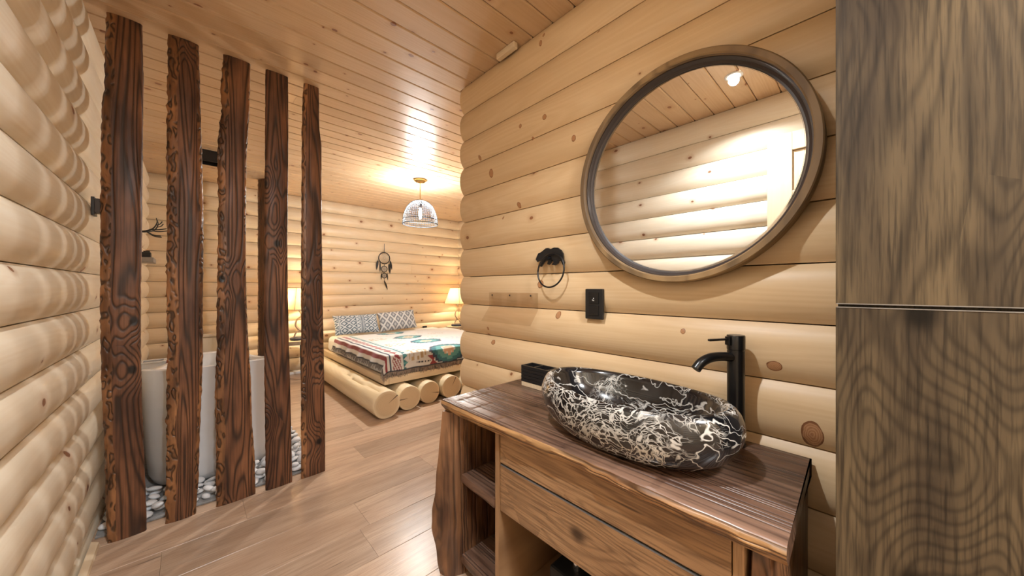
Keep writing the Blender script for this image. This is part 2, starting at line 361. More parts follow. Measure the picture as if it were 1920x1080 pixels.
def log_wall(name, origin, rz, L, skip=(), mat='log'):
    c, s = math.cos(rz), math.sin(rz)
    bm = bmesh.new(); box(bm, 0, L, -0.11, -0.058, 0, CEIL)
    wall = struct(obj(name, bm, M['backing'], loc=origin, rot=(0, 0, rz)))
    full = log_mesh(L); full.materials.append(M[mat])
    base = log_mesh(L, COURSE-0.05, COURSE); base.materials.append(M[mat])
    link('log', base, None, wall, (0, 0, 0.05-COURSE))
    for k in range(14):
        if k in skip: continue
        link('log', full, None, wall, (0, 0, 0.05+k*COURSE))
    return wall
log_wall('wall_left', (XL, YB, 0), -PI/2, YB-YF, mat='log_pale')
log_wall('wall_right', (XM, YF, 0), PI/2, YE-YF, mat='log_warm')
wb = log_wall('wall_back', (XR, YB, 0), PI, XR-XL, skip=(8,))
# one course of the back wall: a log with a rounded end, and a set-back one beside it
m1 = log_mesh(2.99-XL, round_end=True); m1.materials.append(M['log'])
link('log', m1, None, wb, (XR-2.99, 0, 0.05+8*COURSE))
m2 = log_mesh(XR-2.99+0.05, sag=0.012); m2.materials.append(M['log'])
link('log', m2, None, wb, (0, -0.012, 0.05+8*COURSE))
log_wall('wall_bedroom_right', (XR, YS, 0), PI/2, YB-YS)
log_wall('wall_bedroom_front', (XM+0.06, YS, 0), 0, XR-XM-0.06)
log_wall('wall_behind', (XL, YF, 0), 0, XM-XL)

def plank_mesh(L, W, T, ch, name='plank'):
    """along x from 0, y from 0 to W; the visible face (z=0) has small chamfers"""
    bm = bmesh.new(); pr = [(0, ch), (ch, 0), (W-ch, 0), (W, ch), (W, T), (0, T)]
    prism(bm, [(0, y, z) for y, z in pr], (L, 0, 0)); return mesh_bm(bm, name)
bm = bmesh.new(); box(bm, XL-0.1, XR+0.1, YF-0.1, YB+0.1, CEIL+0.02, CEIL+0.06)
ceil = struct(obj('ceiling', bm, M['backing']))
PW = 0.14; cache = {}
def cplank(x0, x1, y):
    key = round(x1-x0, 3)
    if key not in cache: cache[key] = plank_mesh(x1-x0, PW-0.003, 0.02, 0.006); cache[key].materials.append(M['ceil'])
    link('plank', cache[key], None, ceil, (x0, y, CEIL))
y = 1.136-19*PW
while y < YB:
    if y+PW > YF:
        if y < YE-0.06: cplank(XL, XM, y)
        else:
            j = random.choice([0.55, 0.9, 1.5, 2.1, 2.6, 3.1]) if y > 2.6 else random.choice([2.3, 2.9])
            cplank(XL, j, y); cplank(j+0.001, XR, y)
    y += PW
bm = bmesh.new(); box(bm, XL-0.1, XR+0.1, YF-0.1, YB+0.1, -0.06, -0.015)
floor = struct(obj('floor', bm, M['backing']))
BW = 0.25; fc = {}
joints = {2.60: [0.945, 2.6], 2.35: [0.226, 2.2], 1.85: [0.70], 2.10: [-0.1, 1.25], 2.85: [0.66, 2.3]}
y = 2.60-17*BW
while y < YB:
    y1 = min(y+BW, YB)
    if y+BW > YF:
        xe = XM if y < YS-0.2 else XR
        js = next((v for k, v in joints.items() if abs(k-y) < 0.01), None)
        if js is None:
            js = []; q = XL+random.uniform(0.4, 1.8)
            while q < xe-0.3: js.append(q); q += random.uniform(1.2, 2.0)
        xs = [XL]+js+[xe]
        for a, b in zip(xs, xs[1:]):
            key = (round(b-a, 3), round(y1-y, 3))
            if key not in fc:
                bm = bmesh.new(); W = y1-y-0.001; c = 0.0015; T = 0.015
                prism(bm, [(0, 0, -T), (0, 0, -c), (0, c, 0), (0, W-c, 0), (0, W, -c), (0, W, -T)], (b-a-0.001, 0, 0))
                fc[key] = mesh_bm(bm, 'floor_board'); fc[key].materials.append(M['floor'])
            link('floor_board', fc[key], None, floor, (a, y, 0))
    y += BW
# per-board tone on the floor
t = _floor_nt; bsdf = t.nodes['Principled BSDF']; src = bsdf.inputs['Base Color'].links[0].from_socket
oi = t.nodes.new('ShaderNodeObjectInfo'); hs = t.nodes.new('ShaderNodeHueSaturation'); mrn = t.nodes.new('ShaderNodeMapRange')
t.links.new(oi.outputs['Random'], mrn.inputs[0]); mrn.inputs[3].default_value = 0.78; mrn.inputs[4].default_value = 1.12
t.links.new(mrn.outputs[0], hs.inputs['Value']); t.links.new(src, hs.inputs['Color']); t.links.new(hs.outputs[0], bsdf.inputs['Base Color'])
# trims
bm = bmesh.new(); prism(bm, [(XL+SAG+0.002, YF+0.05, 0.001), (XL+SAG+0.030, YF+0.05, 0.001), (XL+SAG+0.026, YF+0.05, 0.016), (XL+SAG+0.002, YF+0.05, 0.028)], (0, 2.62-YF-0.05, 0))
struct(obj('trim_1', bm, M['trim']))
struct(obj('trim_2', bbox(0.75, XR-0.06, YB-SAG-0.016, YB-SAG-0.002, 0.001, 0.035, 0.003), M['white']))
struct(obj('trim_3', bbox(XL+SAG+0.004, 0.66, 2.69, 4.7, 0.0005, 0.012, 0.003), M['gravel']))
# door standing flat along the left wall behind the photographer (seen in the mirror)
dm = bmesh.new(); dx0, dx1, dy0, dy1, dz1 = -0.322, -0.286, -0.42, 0.497, 2.31
door = struct(link('door_1', None, loc=(0, 0, 0)))
for (a, b, c, d, nm) in ((dy1-0.135, dy1, 0.01, dz1, 'stile'), (dy0, dy0+0.135, 0.01, dz1, 'stile'), (-0.02, 0.10, 0.241, 0.949, 'stile'), (-0.02, 0.10, 1.121, 1.799, 'stile'), (-0.02, 0.10, 1.921, dz1-0.121, 'stile'),
                         (dy0+0.136, dy1-0.136, dz1-0.12, dz1, 'rail'), (dy0+0.136, dy1-0.136, 1.80, 1.92, 'rail'), (dy0+0.136, dy1-0.136, 0.95, 1.12, 'rail'), (dy0+0.136, dy1-0.136, 0.01, 0.24, 'rail')):
    obj(nm, bbox(dx0, dx1, a, b, c, d, 0.003), M['door'], door)
for (a, b) in ((dy0+0.14, -0.025), (0.105, dy1-0.14)):
    for (c, d) in ((1.925, dz1-0.125), (1.125, 1.795), (0.245, 0.945)):
        bm = bmesh.new(); box(bm, dx0+0.004, dx1-0.016, a, b, c, d); box(bm, dx0+0.004, dx1-0.006, a+0.03, b-0.03, c+0.03, d-0.03, 0.008)
        obj('panel', bm, M['door'], door)
# recessed ceiling lamps over the bathroom
def downlight(x, y, power, label):
    th = thing('ceiling_downlight', label, 'ceiling light', (x, y, CEIL), group='recessed ceiling lights')
    bm = bmesh.new(); lathe(bm, [(0.036, -0.001), (0.036, -0.006), (0.05, -0.005), (0.052, -0.001)], 28, capb=False, capt=False)
    obj('trim_ring', bm, M['white'], th, True)
    bm = bmesh.new(); lathe(bm, [(0.035, -0.0035), (0.035, -0.001)], 24); obj('lens', bm, M['led'], th)
    L = bpy.data.lights.new('downlight_lamp', 'SPOT'); L.energy = power*4; L.color = WHITE; L.spot_size = math.radians(138); L.spot_blend = 0.85; L.shadow_soft_size = 0.03
    lo = link('downlight_lamp', L, parent=th, loc=(0, 0, -0.03)); return th
downlight(0.07, 0.61, P_DOWN, 'round recessed ceiling light reflected in the round mirror')
fl = thing('added_fill_lamp', 'added round white fill lamp on the ceiling behind the viewpoint', 'ceiling light', (0.42, -0.95, CEIL))  # extra lamp added out of view to brighten the bathroom
bm = bmesh.new(); lathe(bm, [(0.23, -0.001), (0.235, -0.03), (0.225, -0.045), (0.212, -0.045)], 48, capb=False, capt=False); obj('rim', bm, M['white'], fl, True, 40)
bm = bmesh.new(); lathe(bm, [(0.212, -0.044), (0.212, -0.030)], 48); obj('diffuser', bm, M['fill_glow'], fl)
L = bpy.data.lights.new('fill_light', 'AREA'); L.shape = 'DISK'; L.size = 0.42; L.energy = P_FILL; L.color = WHITE
link('fill_light', L, None, fl, (0, 0, -0.052))
# small wood block at the ceiling corner
p = onX(926, 127, 1.335)
bm = bmesh.new(); box(bm, -0.03, 0.0, -0.075, 0.075, -0.035, 0.0, 0.004)
tag(obj('wood_block', bm, M['trim'], loc=(XM-0.036, 1.43, CEIL-0.002)), 'small pale wood block in the corner of wall and ceiling', 'block')

# ------------------------------------------------------------------ timber posts of the screen
YP = 2.60
posts = [
 ([(20,198),(100,195),(165,195),(180,190),(270,188),(400,187),(540,186),(650,187),(750,190),(850,195),(950,197),(1022,200)],
  [(20,267),(62,267),(150,269),(250,268),(350,267),(450,266),(540,264),(650,264),(750,266),(850,270),(950,274),(990,275)], 'widest dark timber post, beside the left log wall', 0.50, 0.022),
 ([(62,313),(150,313),(250,311),(350,312),(450,312),(540,311),(650,313),(750,310),(850,311),(985,309)],
  [(62,373),(150,375),(250,378),(350,381),(450,382),(540,381),(650,381),(700,380),(750,378),(820,375),(900,373),(957,368)], 'dark timber post with ragged bark down its left edge, second from left', 0.9, 0.034),
 ([(100,419),(150,414),(175,413),(200,416),(250,409),(280,407),(350,409),(450,408),(540,407),(640,406),(700,404),(760,403),(850,405),(955,405)],
  [(100,471),(200,469),(250,466),(300,463),(400,462),(500,462),(570,463),(650,467),(700,471),(800,474),(860,479),(916,480)], 'dark timber post widening to its foot, middle of the five', 0.7, 0.022),
 ([(127,498),(300,497),(500,495),(700,496),(850,498),(922,498)],
  [(127,541),(250,542),(350,541),(450,540),(550,541),(650,543),(750,546),(850,548),(897,549)], 'straight reddish brown timber post, fourth from left', 0.25, 0.012),
 ([(154,570),(200,567),(300,566),(500,565),(700,565),(898,565)],
  [(154,598),(170,599),(240,600),(270,604),(400,604),(540,606),(700,609),(800,611),(882,611)], 'narrowest brown timber post, rightmost and nearest the bed', 0.3, 0.012)]
def post_mesh(fl, fr, z0, z1, ragged, cham, seed, T=0.036, N=150):
    bm = bmesh.new(); rings = []
    for i in range(N+1):
        z = z0+(z1-z0)*i/N; xl, xr = fl(z), fr(z); w_ = xr-xl
        def nz(k, s=9.0, dt=0): return mnoise.noise(Vector((seed*7.1+k, z*s, dt)))
        cl = cham*(1+0.5*nz(1, 5)); cr = cham*0.55*(1+0.5*nz(2, 5))
        pts = []
        # back edge, left flank with bark lumps, front face, right flank
        pts.append((xl+0.045, T)); 
        for j, (fx, fy) in enumerate(((1.1, 0.80), (0.55, 0.58), (0.06, 0.36), (0.3, 0.16), (0.75, 0.03))):
            lump = ragged*0.008*(nz(10+j, 26)+0.7*nz(20+j, 60))*(0.4 if j < 2 else 1)
            pts.append((xl+cl*fx+lump, T*fy+ragged*0.007*nz(30+j, 34)))
        for k in range(1, 8):
            s_ = k/8; pts.append((xl+cl+(w_-cl-cr)*s_, 0.0015*nz(50+k, 6)-0.004*math.sin(PI*s_)))
        for j, (fx, fy) in enumerate(((0.8, 0.03), (0.25, 0.16), (0.0, 0.4), (0.8, 0.8))):
            lump = ragged*0.004*nz(40+j, 30)
            pts.append((xr-cr*fx+lump, T*fy+ragged*0.004*nz(60+j, 30)))
        pts.append((xr-0.020, T))
        rings.append([bm.verts.new((x, y, z)) for x, y in pts])
    n = len(rings[0])
    for a, b in zip(rings, rings[1:]):
        for j in range(n):
            f_ = bm.faces.new((a[j], a[(j+1) % n], b[(j+1) % n], b[j]))
            if ragged > 0.28 and j < 6: f_.material_index = 1
            if ragged > 0.6 and 13 <= j < 17: f_.material_index = 1
    bm.faces.new(rings[0][::-1]); bm.faces.new(rings[-1])
    return mesh_bm(bm, 'timber_post', True, 50)
for i, (tl, tr, lab, rag, ch) in enumerate(posts):
    def conv(tab):
        r = []
        for yy, xx in tab:
            p = onY(xx, yy, YP); r.append((p.z, p.x))
        return sorted(r)
    L, R = conv(tl), conv(tr)
    cx = (interp(L, 1.3)+interp(R, 1.3))/2
    me = post_mesh(lambda z: interp(L, z)-cx, lambda z: interp(R, z)-cx, 0.0, CEIL-0.001, rag, ch, i+1)
    me.materials.append(M['post']); me.materials.append(M['barkedge'])
    tag(link('timber_post', me, None, None, (cx, YP, 0.001), (0, 0, math.radians(2.5))), lab, 'post', 'dark timber posts of the screen')
# one more, edge-on near the back wall
me = post_mesh(lambda z: -0.11, lambda z: 0.11+0.01*math.sin(z*4), 0, CEIL-0.001, 0.6, 0.02, 9, T=0.06); me.materials.append(M['post']); me.materials.append(M['barkedge'])
tag(link('timber_post', me, None, None, (0.66, 5.25, 0.001), (0, 0, math.radians(-62))), 'dark timber post seen edge-on far behind the tub', 'post', 'dark timber posts of the screen')

# ------------------------------------------------------------------ bath corner
TX, TY, TA, TN, TF = 0.135, 3.36, 0.375, 0.42, 1.06     # centre, half width, near and far half lengths
def rim_h(y): # high at the near end, dipping, slightly up at the far end
    s = (y-(TY-TN))/(TN+TF); return 0.744-0.13*sstep(0.0, 0.75, s)+0.02*sstep(0.75, 1.0, s)
def sup(a, e): c, s_ = math.cos(a), math.sin(a); return (math.copysign(abs(c)**(2/e), c), math.copysign(abs(s_)**(2/e), s_))
def tub():
    bm = bmesh.new(); n = 72; rings = []
    prof = [(0.80, 0.0, 0), (0.87, 0.02, 0), (0.91, 0.07, 0), (0.945, 0.25, 0), (0.975, 0.6, 0), (1.0, 0.985, 0), (1.0, 1.0, 0), (0.985, 1.004, 0),
            (0.93, 1.004, 0), (0.915, 0.995, 0), (0.87, 0.6, 0), (0.80, 0.3, 0), (0.70, 0.2, 0), (0.4, 0.17, 0)]
    for k, hf, _ in prof:
        ring = []
        for j in range(n):
            a_ = 2*PI*j/n; far = math.sin(a_) > 0; c, s_ = sup(a_, 2.15 if far else 3.0); x, y = TA*c, (TF if far else TN)*s_
            h = rim_h(TY+y)
            ring.append(bm.verts.new((x*k, (y*(k+ (1-k)*0.35) if hf < 1.0 and k > 0.79 and prof.index((k, hf, _)) < 6 else y*k), h*hf)))
        rings.append(ring)
    for a, b in zip(rings, rings[1:]):
        for j in range(n): bm.faces.new((a[j], a[(j+1) % n], b[(j+1) % n], b[j]))
    bm.faces.new(rings[0][::-1]); bm.faces.new(rings[-1]); return bm
tubt = thing('bathtub', 'white freestanding bathtub with a raised near end behind the timber posts', 'bathtub', (TX, TY, 0.018))
obj('tub_shell', tub(), M['white'], tubt, True, 45)
bm = bmesh.new(); lathe(bm, [(0.03, 0.0), (0.03, 0.006), (0.02, 0.009)], 20); obj('drain', bm, M['chrome'], tubt, True, 40, loc=(0, 0.25, 0.128))
# pebbles
pm = []
for k in range(6):
    bm = bmesh.new(); bmesh.ops.create_icosphere(bm, subdivisions=2, radius=1)
    sx, sy, sz = random.uniform(0.8, 1.15), random.uniform(0.6, 0.85), random.uniform(0.36, 0.52)
    for v in bm.verts:
        q = 1+0.16*mnoise.noise(v.co*1.3+Vector((k*5, 0, 0))); v.co = Vector((v.co.x*sx*q, v.co.y*sy*q, v.co.z*sz*q))
    me = mesh_bm(bm, 'pebble', True); me.materials.append(M['pebble']); pm.append(me)
def in_tub(x, y, m): e = 2.15 if y > TY else 3.0; return (abs((x-TX)/(TA*0.90+m))**e+abs((y-TY)/((TF if y > TY else TN)*0.93+m))**e) < 1
placed = []
def try_pebble(x, y, r, layer):
    if in_tub(x, y, r*1.15) or x < XL+SAG+r or x > 0.66-r*0.3: return False
    if any((x-a)**2+(y-b)**2 < ((r+c)*0.90)**2 and l == layer for a, b, c, l in placed): return False
    placed.append((x, y, r, layer)); return True
for layer, cnt in ((0, 6000), (1, 700)):
    for _ in range(cnt):
        if len(placed) >= 290: break
        z_ = random.random()
        if z_ < 0.55: x, y = random.uniform(-0.33, 0.64), random.uniform(2.72, 3.06)
        elif z_ < 0.9: x, y = random.uniform(0.44, 0.64), random.uniform(2.72, 4.55)
        else: x, y = random.uniform(-0.33, 0.6), random.uniform(4.4, 4.66)
        try_pebble(x, y, random.uniform(0.027, 0.041), layer)
for x, y, r, layer in placed:
    o = link('pebble', random.choice(pm), None, None, (x, y, 0.0125+r*0.42+layer*0.030), (random.uniform(-.25, .25)*(1+layer), random.uniform(-.25, .25)*(1+layer), random.uniform(0, 6.3)))
    o.scale = (r, r, r)
    tag(o, 'smooth white pebble in the bed around the bathtub', 'pebble', 'white pebbles around the bathtub')
# white bin, stool, toilet behind the tub
b = thing('waste_bin', 'tall narrow white open bin beside the far end of the bathtub', 'bin', (-0.262, 4.78, 0))
bm = bmesh.new()
prism(bm, [(-0.085, -0.085, 0), (0.085, -0.085, 0), (0.085, 0.085, 0), (-0.085, 0.085, 0)], (0, 0, 0.01))
for a in ((-0.085, 0.085, -0.085, -0.073), (-0.085, 0.085, 0.073, 0.085), (-0.085, -0.073, -0.073, 0.073), (0.073, 0.085, -0.073, 0.073)): box(bm, *a, 0.008, 0.553)
obj('body', bm, M['white'], b)
bm = bmesh.new()
for a in ((-0.09, 0.09, -0.09, -0.068), (-0.09, 0.09, 0.068, 0.09), (-0.09, -0.068, -0.068, 0.068), (0.068, 0.09, -0.068, 0.068)): box(bm, *a, 0.554, 0.568, 0.002)
obj('rim', bm, M['white'], b)
st = thing('pouf', 'dark red rounded pouf in the corner behind the bathtub', 'pouf', (-0.13, 5.08, 0))
bm = bmesh.new(); lathe(bm, [(0.15, 0.0), (0.185, 0.02), (0.195, 0.18), (0.195, 0.36), (0.175, 0.46), (0.12, 0.50), (0.03, 0.51)], 32); obj('body', bm, M['red'], st, True)
bm = bmesh.new(); tube(bm, [(0.197*math.cos(a), 0.197*math.sin(a), 0.37) for a in [2*PI*i/32 for i in range(33)]], 0.006, 8); obj('piping', bm, M['red'], st, True)
tl = thing('toilet', 'cream toilet with a lidded tank against the back wall', 'toilet', (0.27, 5.83, 0))
obj('tank', bbox(-0.20, 0.20, -0.19, 0, 0.36, 0.66, 0.025, 3), M['cream'], tl, True, 40)
obj('tank_lid', bbox(-0.21, 0.21, -0.20, 0, 0.662, 0.70, 0.012, 3), M['cream'], tl, True, 40)
bm = bmesh.new(); n = 32
def bowl_ring(k, z): return [bm.verts.new((0.185*k*math.cos(2*PI*j/n), -0.42+0.25*k*math.sin(2*PI*j/n), z)) for j in range(n)]
rs = [bowl_ring(k, z) for k, z in ((0.55, 0), (0.55, 0.1), (0.7, 0.22), (0.98, 0.36), (1.0, 0.395), (0.85, 0.395), (0.7, 0.28), (0.3, 0.2))]
for a_, b_ in zip(rs, rs[1:]):
    for j in range(n): bm.faces.new((a_[j], a_[(j+1) % n], b_[(j+1) % n], b_[j]))
bm.faces.new(rs[0][::-1]); bm.faces.new(rs[-1]); obj('bowl', bm, M['cream'], tl, True, 50)
bm = bmesh.new(); rs = [[bm.verts.new((0.188*k*math.cos(2*PI*j/n), -0.42+0.255*k*math.sin(2*PI*j/n), z)) for j in range(n)] for k, z in ((0.97, 0.397), (1.0, 0.405), (0.98, 0.418))]
for a_, b_ in zip(rs, rs[1:]):
    for j in range(n): bm.faces.new((a_[j], a_[(j+1) % n], b_[(j+1) % n], b_[j]))
bm.faces.new(rs[0][::-1]); bm.faces.new(rs[-1]); obj('seat_lid', bm, M['cream'], tl, True, 50)
obj('flush_button', bbox(-0.02, 0.02, -0.12, -0.08, 0.70, 0.706, 0.002), M['chrome'], tl)
# wall bits on the left wall
f = thing('wall_fixture', 'small dark square wall fixture behind the widest timber post', 'fixture', (XL+SAG, 2.66, 1.675))
obj('back_plate', bbox(0.0, 0.012, -0.035, 0.035, -0.045, 0.045, 0.002), M['black'], f)
bm = bmesh.new(); prism(bm, [(0.012, -0.03, -0.032), (0.075, -0.03, -0.032), (0.075, -0.03, 0.022), (0.05, -0.03, 0.038), (0.012, -0.03, 0.038)], (0, 0.06, 0)); obj('body', bm, M['brown_box'], f)
obj('front_cap', bbox(0.076, 0.081, -0.024, 0.024, -0.026, 0.016, 0.001), M['brown_box'], f)
a = thing('antler_hook', 'black metal antler hook on the left wall beyond the posts', 'hook', (XL+SAG, 4.70, 1.80))
bm = bmesh.new(); lathe(bm, [(0.028, 0.0), (0.034, 0.006), (0.03, 0.014)], 20)
obj('wall_plate', bm, M['black'], a, True, 40, rot=(0, PI/2, 0))
for sgn in (-1, 1):
    bm = bmesh.new()
    tube(bm, curve_pts([(0.01, 0, 0.0), (0.05, 0.03*sgn, 0.005), (0.10, 0.07*sgn, 0.03), (0.125, 0.075*sgn, 0.085), (0.12, 0.07*sgn, 0.13)]), [0.009-0.0002*i for i in range(33)], 8)
    tube(bm, curve_pts([(0.085, 0.055*sgn, 0.02), (0.13, 0.075*sgn, 0.02), (0.19, 0.08*sgn, 0.035)]), 0.005, 8)
    tube(bm, curve_pts([(0.05, 0.03*sgn, 0.006), (0.10, 0.05*sgn, -0.03), (0.15, 0.06*sgn, -0.035)]), 0.005, 8)
    tube(bm, curve_pts([(0.115, 0.074*sgn, 0.06), (0.145, 0.08*sgn, 0.075), (0.16, 0.085*sgn, 0.10)]), 0.004, 8)
    obj('antler', bm, M['black'], a, True)
sh = tag(obj('wall_shelf', bbox(0.0, 0.10, -0.16, 0.16, 0, 0.045, 0.003), M['grey'], loc=(XL+SAG, 4.83, 1.515)), 'small grey floating shelf below the antler hook', 'shelf')
bm = bmesh.new(); box(bm, -0.03, 0.03, -0.05, 0.05, 0, 0.05, 0.006); box(bm, -0.022, 0.022, -0.01, 0.01, 0.05, 0.066, 0.003)
tag(obj('black_bottle_box', bm, M['black'], loc=(XL+SAG+0.05, 4.76, 1.561)), 'small black box standing on the grey floating shelf', 'box')
c = thing('ceiling_spotlight', 'black square box lamp on the ceiling above the bathtub', 'ceiling light', (0.15, 4.60, CEIL))
bm = bmesh.new()
for q in ((-0.08, 0.08, -0.08, -0.07), (-0.08, 0.08, 0.07, 0.08), (-0.08, -0.07, -0.07, 0.07), (0.07, 0.08, -0.07, 0.07)): box(bm, *q, -0.11, -0.001)
obj('housing', bm, M['black'], c)
bm = bmesh.new(); lathe(bm, [(0.05, -0.05), (0.05, -0.03), (0.03, -0.02)], 24); obj('reflector', bm, M['dark'], c, True, 40)

# ------------------------------------------------------------------ bedroom
bed = thing('log_bed', 'low bed platform of thick peeled logs with boards on top', 'bed', (0, 0, 0))
def log_part(x, y0, y1, r, seed, crack=None):
    bm = bmesh.new(); n = 36; N = 40; rings = []
    for i in range(N+1):
        y = (y1-y0)*i/N; k = 1.0
        if i == 0: k = 0.965
        ring = []
        for j in range(n):
            a = 2*PI*j/n; q = 1+0.035*mnoise.noise(Vector((math.cos(a)*1.2+seed*3, math.sin(a)*1.2, y*1.3)))
            rr = r*k*q*(1-0.012*y)
            if crack:
                da = abs((a-(crack[0]+0.25*math.sin(y*3.0)*y)+PI) % (2*PI)-PI)
                if crack[1] < y < crack[2] and da < 0.09: rr -= 0.022
            ring.append(bm.verts.new((rr*math.cos(a), y if i else 0.0, rr*math.sin(a))))
        rings.append(ring)
        if i == 0:
            rings.append([bm.verts.new((v.co.x/0.965, 0.006, v.co.z/0.965)) for v in ring])
    for a, b in zip(rings, rings[1:]):
        for j in range(n): bm.faces.new((a[j], b[j], b[(j+1) % n], a[(j+1) % n]))
    bm.faces.new(rings[-1]); 
    lo = obj('log', bm, M['peeled'], bed, True, 60, loc=(x, y0, r*1.01))
    bm = bmesh.new(); ring = [(v*0.962) for v in [1]]
    pts = []
    for j in range(n):
        a = 2*PI*j/n; q = 1+0.035*mnoise.noise(Vector((math.cos(a)*1.2+seed*3, math.sin(a)*1.2, 0)))
        pts.append((r*0.965*q*math.cos(a), -0.001, r*0.965*q*math.sin(a)))
    prism(bm, pts, (0, 0.003, 0)); obj('end_grain', bm, M['end'], lo)
    ca = random.uniform(0, 6.28) if not crack else 0.6
    bm = bmesh.new(); d = Vector((math.cos(ca), 0, math.sin(ca))); e = Vector((-d.z, 0, d.x))*0.005
    prism(bm, [d*r*0.12+Vector((0, -0.0025, 0)), d*r*0.93+e+Vector((0, -0.0025, 0)), d*r*0.93-e+Vector((0, -0.0025, 0))], (0, 0.001, 0)); obj('drying_crack', bm, M['bark'], lo)
    return lo
log_part(1.385, 3.23, 5.80, 0.135, 1, crack=(1.9, 0.0, 1.25))
for k, (x, y0, r) in enumerate(((1.655, 3.30, 0.125), (1.915, 3.34, 0.12), (2.19, 3.33, 0.128), (2.46, 3.33, 0.125), (2.74, 3.34, 0.125), (3.01, 3.33, 0.125), (3.28, 3.34, 0.125))):
    log_part(x, y0, 5.80, r, k+3)
BX0, BX1, BY0, BY1 = 1.455, 3.42, 3.46, 5.76
PZ = 0.262
obj('side_rail', bbox(BX0, BX0+0.05, BY0, BY1, PZ, PZ+0.075, 0.004), M['trim'], bed)
obj('side_rail', bbox(BX1-0.05, BX1, BY0, BY1, PZ, PZ+0.075, 0.004), M['trim'], bed)
fb = obj('foot_board', bbox(0, BX1-BX0-0.104, -0.02, 0.02, -0.03, 0.045, 0.004), M['log'], bed, loc=(BX0+0.052, BY0+0.02, PZ+0.03))
for k in range(9):
    y = BY0+0.05+k*0.25
    obj('slat', bbox(BX0+0.052, BX1-0.052, y, y+0.15, PZ+0.01, PZ+0.034, 0.003), M['trim'], bed)
# mattress
MZ0, MZ1 = 0.30, 0.535; MX0, MX1, MY0, MY1 = 1.525, 3.36, 3.53, 5.72
bm = bmesh.new(); box(bm, MX0, MX1, MY0, MY1, MZ0, MZ1, 0.06, 4)
mt = tag(obj('mattress', bm, M['sheet'], None, True, 60), 'mattress in a white sheet lying on the log bed', 'mattress')
# wrinkled hanging sheet along the near side
bm = bmesh.new(); nu, nv = 120, 10; vv = []
for i in range(nu+1):
    row = []
    for j in range(nv+1):
        y = MY0+0.02+(MY1-MY0-0.1)*i/nu; z = MZ0+0.04+(0.15)*j/nv
        row.append(bm.verts.new((MX0-0.006-0.010*(1-j/nv)*(mnoise.noise(Vector((y*9+(j/nv)*1.2, j*0.12, 3)))+0.8), y, z)))
    vv.append(row)
for i in range(nu):
    for j in range(nv): bm.faces.new((vv[i][j], vv[i+1][j], vv[i+1][j+1], vv[i][j+1]))
so = obj('hanging_sheet', bm, M['sheet'], mt, True)
sm = so.modifiers.new('thick', 'SOLIDIFY'); sm.thickness = 0.002
# blanket ------------------------------------------------
WH = (0.70, 0.69, 0.67); RED = (0.27, 0.018, 0.028); NAVY = (0.012, 0.03, 0.075); TEAL = (0.012, 0.16, 0.20); TEAL2 = (0.10, 0.36, 0.36); TAN = (0.50, 0.36, 0.20); PEACH = (0.70, 0.46, 0.32); LTAN = (0.62, 0.52, 0.42); LBLUE = (0.45, 0.55, 0.62); BLK = (0.02, 0.02, 0.035)
DL, DF = 0.115, 0.175           # overhang at the side and at the foot
BZ = MZ1+0.022
def top_uv(cx, cy):             # photo pixel of a motif on the bed top -> blanket coordinates
    p = onZ(600+cx/6.857, 570+cy/6.857, BZ); return (p.x-MX0+DL, p.y-MY0+DF)
meds = [(top_uv(920, 378), 'teal', 0.19), (top_uv(1140, 425), 'teal', 0.19), (top_uv(1370, 475), 'teal', 0.20), (top_uv(1660, 548), 'teal', 0.23),
        (top_uv(745, 460), 'tan', 0.11), (top_uv(970, 525), 'tan', 0.12), (top_uv(1225, 605), 'tan', 0.13), (top_uv(1490, 377), 'ltan', 0.11), (top_uv(1735, 430), 'lblue', 0.12),
        (top_uv(830, 418), 'ltan', 0.09), (top_uv(1020, 475), 'ltan', 0.09), (top_uv(1280, 543), 'ltan', 0.10), (top_uv(1480, 418), 'ltan', 0.09), (top_uv(1250, 375), 'ltan', 0.08)]
bow = onY(813, 674, MY0-0.03); BOW = (bow.x-MX0+DL, DF-(BZ-bow.z))
def pattern(s, q):
    if s < 0.012 or q < 0.010: return BLK
    if s < 0.36:
        if 0.055 < s < 0.098: return RED
        if 0.135 < s < 0.147: return NAVY
        if 0.165 < s < 0.262:
            u = (s-0.165)/0.097; ph = (q/0.13) % 1.0
            z1 = abs(ph-0.5)*2
            if q < 0.12: return RED if int(u*7+q*30) % 2 else WH
            if abs(u-0.5) < 0.12+0.34*z1 and abs(u-0.5+0.35*math.sin(ph*6.28)) > 0.10: return RED
            return WH
        if s > 0.285:
            saw = abs(((q/0.075) % 1.0)-0.5)*2
            if s < 0.292+0.052*saw: return TEAL if saw < 0.75 else TEAL2
        return WH
    for (c, kind, r) in meds:
        dx, dy = s-c[0], q-c[1]
        step = 0.022
        ax = (abs(dx)//step)*step; ay = (abs(dy)//step)*step
        m = max(ax*0.95+ay*0.55, ax*0.4+ay*1.25)
        if m < r:
            f = m/r
            if kind == 'teal':
                if f < 0.2: return PEACH
                if f < 0.36: return WH if (ax//step) % 2 else PEACH
                if f < 0.66: return TEAL2
                return TEAL if f < 0.88 else NAVY
            if kind == 'tan': return TAN if (f > 0.55 or int(f*9) % 2) and (int(dx/0.016) % 3) else WH
            if kind == 'ltan': return LTAN if (int(f*6) % 2 and int(dx/0.016) % 3) else WH
            return LBLUE if int(f*8) % 2 else WH
    c = meds[3][0]; dx, dy = s-c[0], q-(c[1]-0.30)
    if 0 < dy+0.14 < 0.22 and abs(dx-0.06) < 0.03+(dy+0.14)*0.65: return NAVY
    dx, dy = s-BOW[0], q-BOW[1]
    if abs(dy) < 0.055 and abs(dx) < 0.008+abs(dy)*0.95: return RED
    if 0.03 < abs(dx) < 0.20 and abs(dy) < 0.008 and int(dx/0.012) % 3: return BLK
    return WH
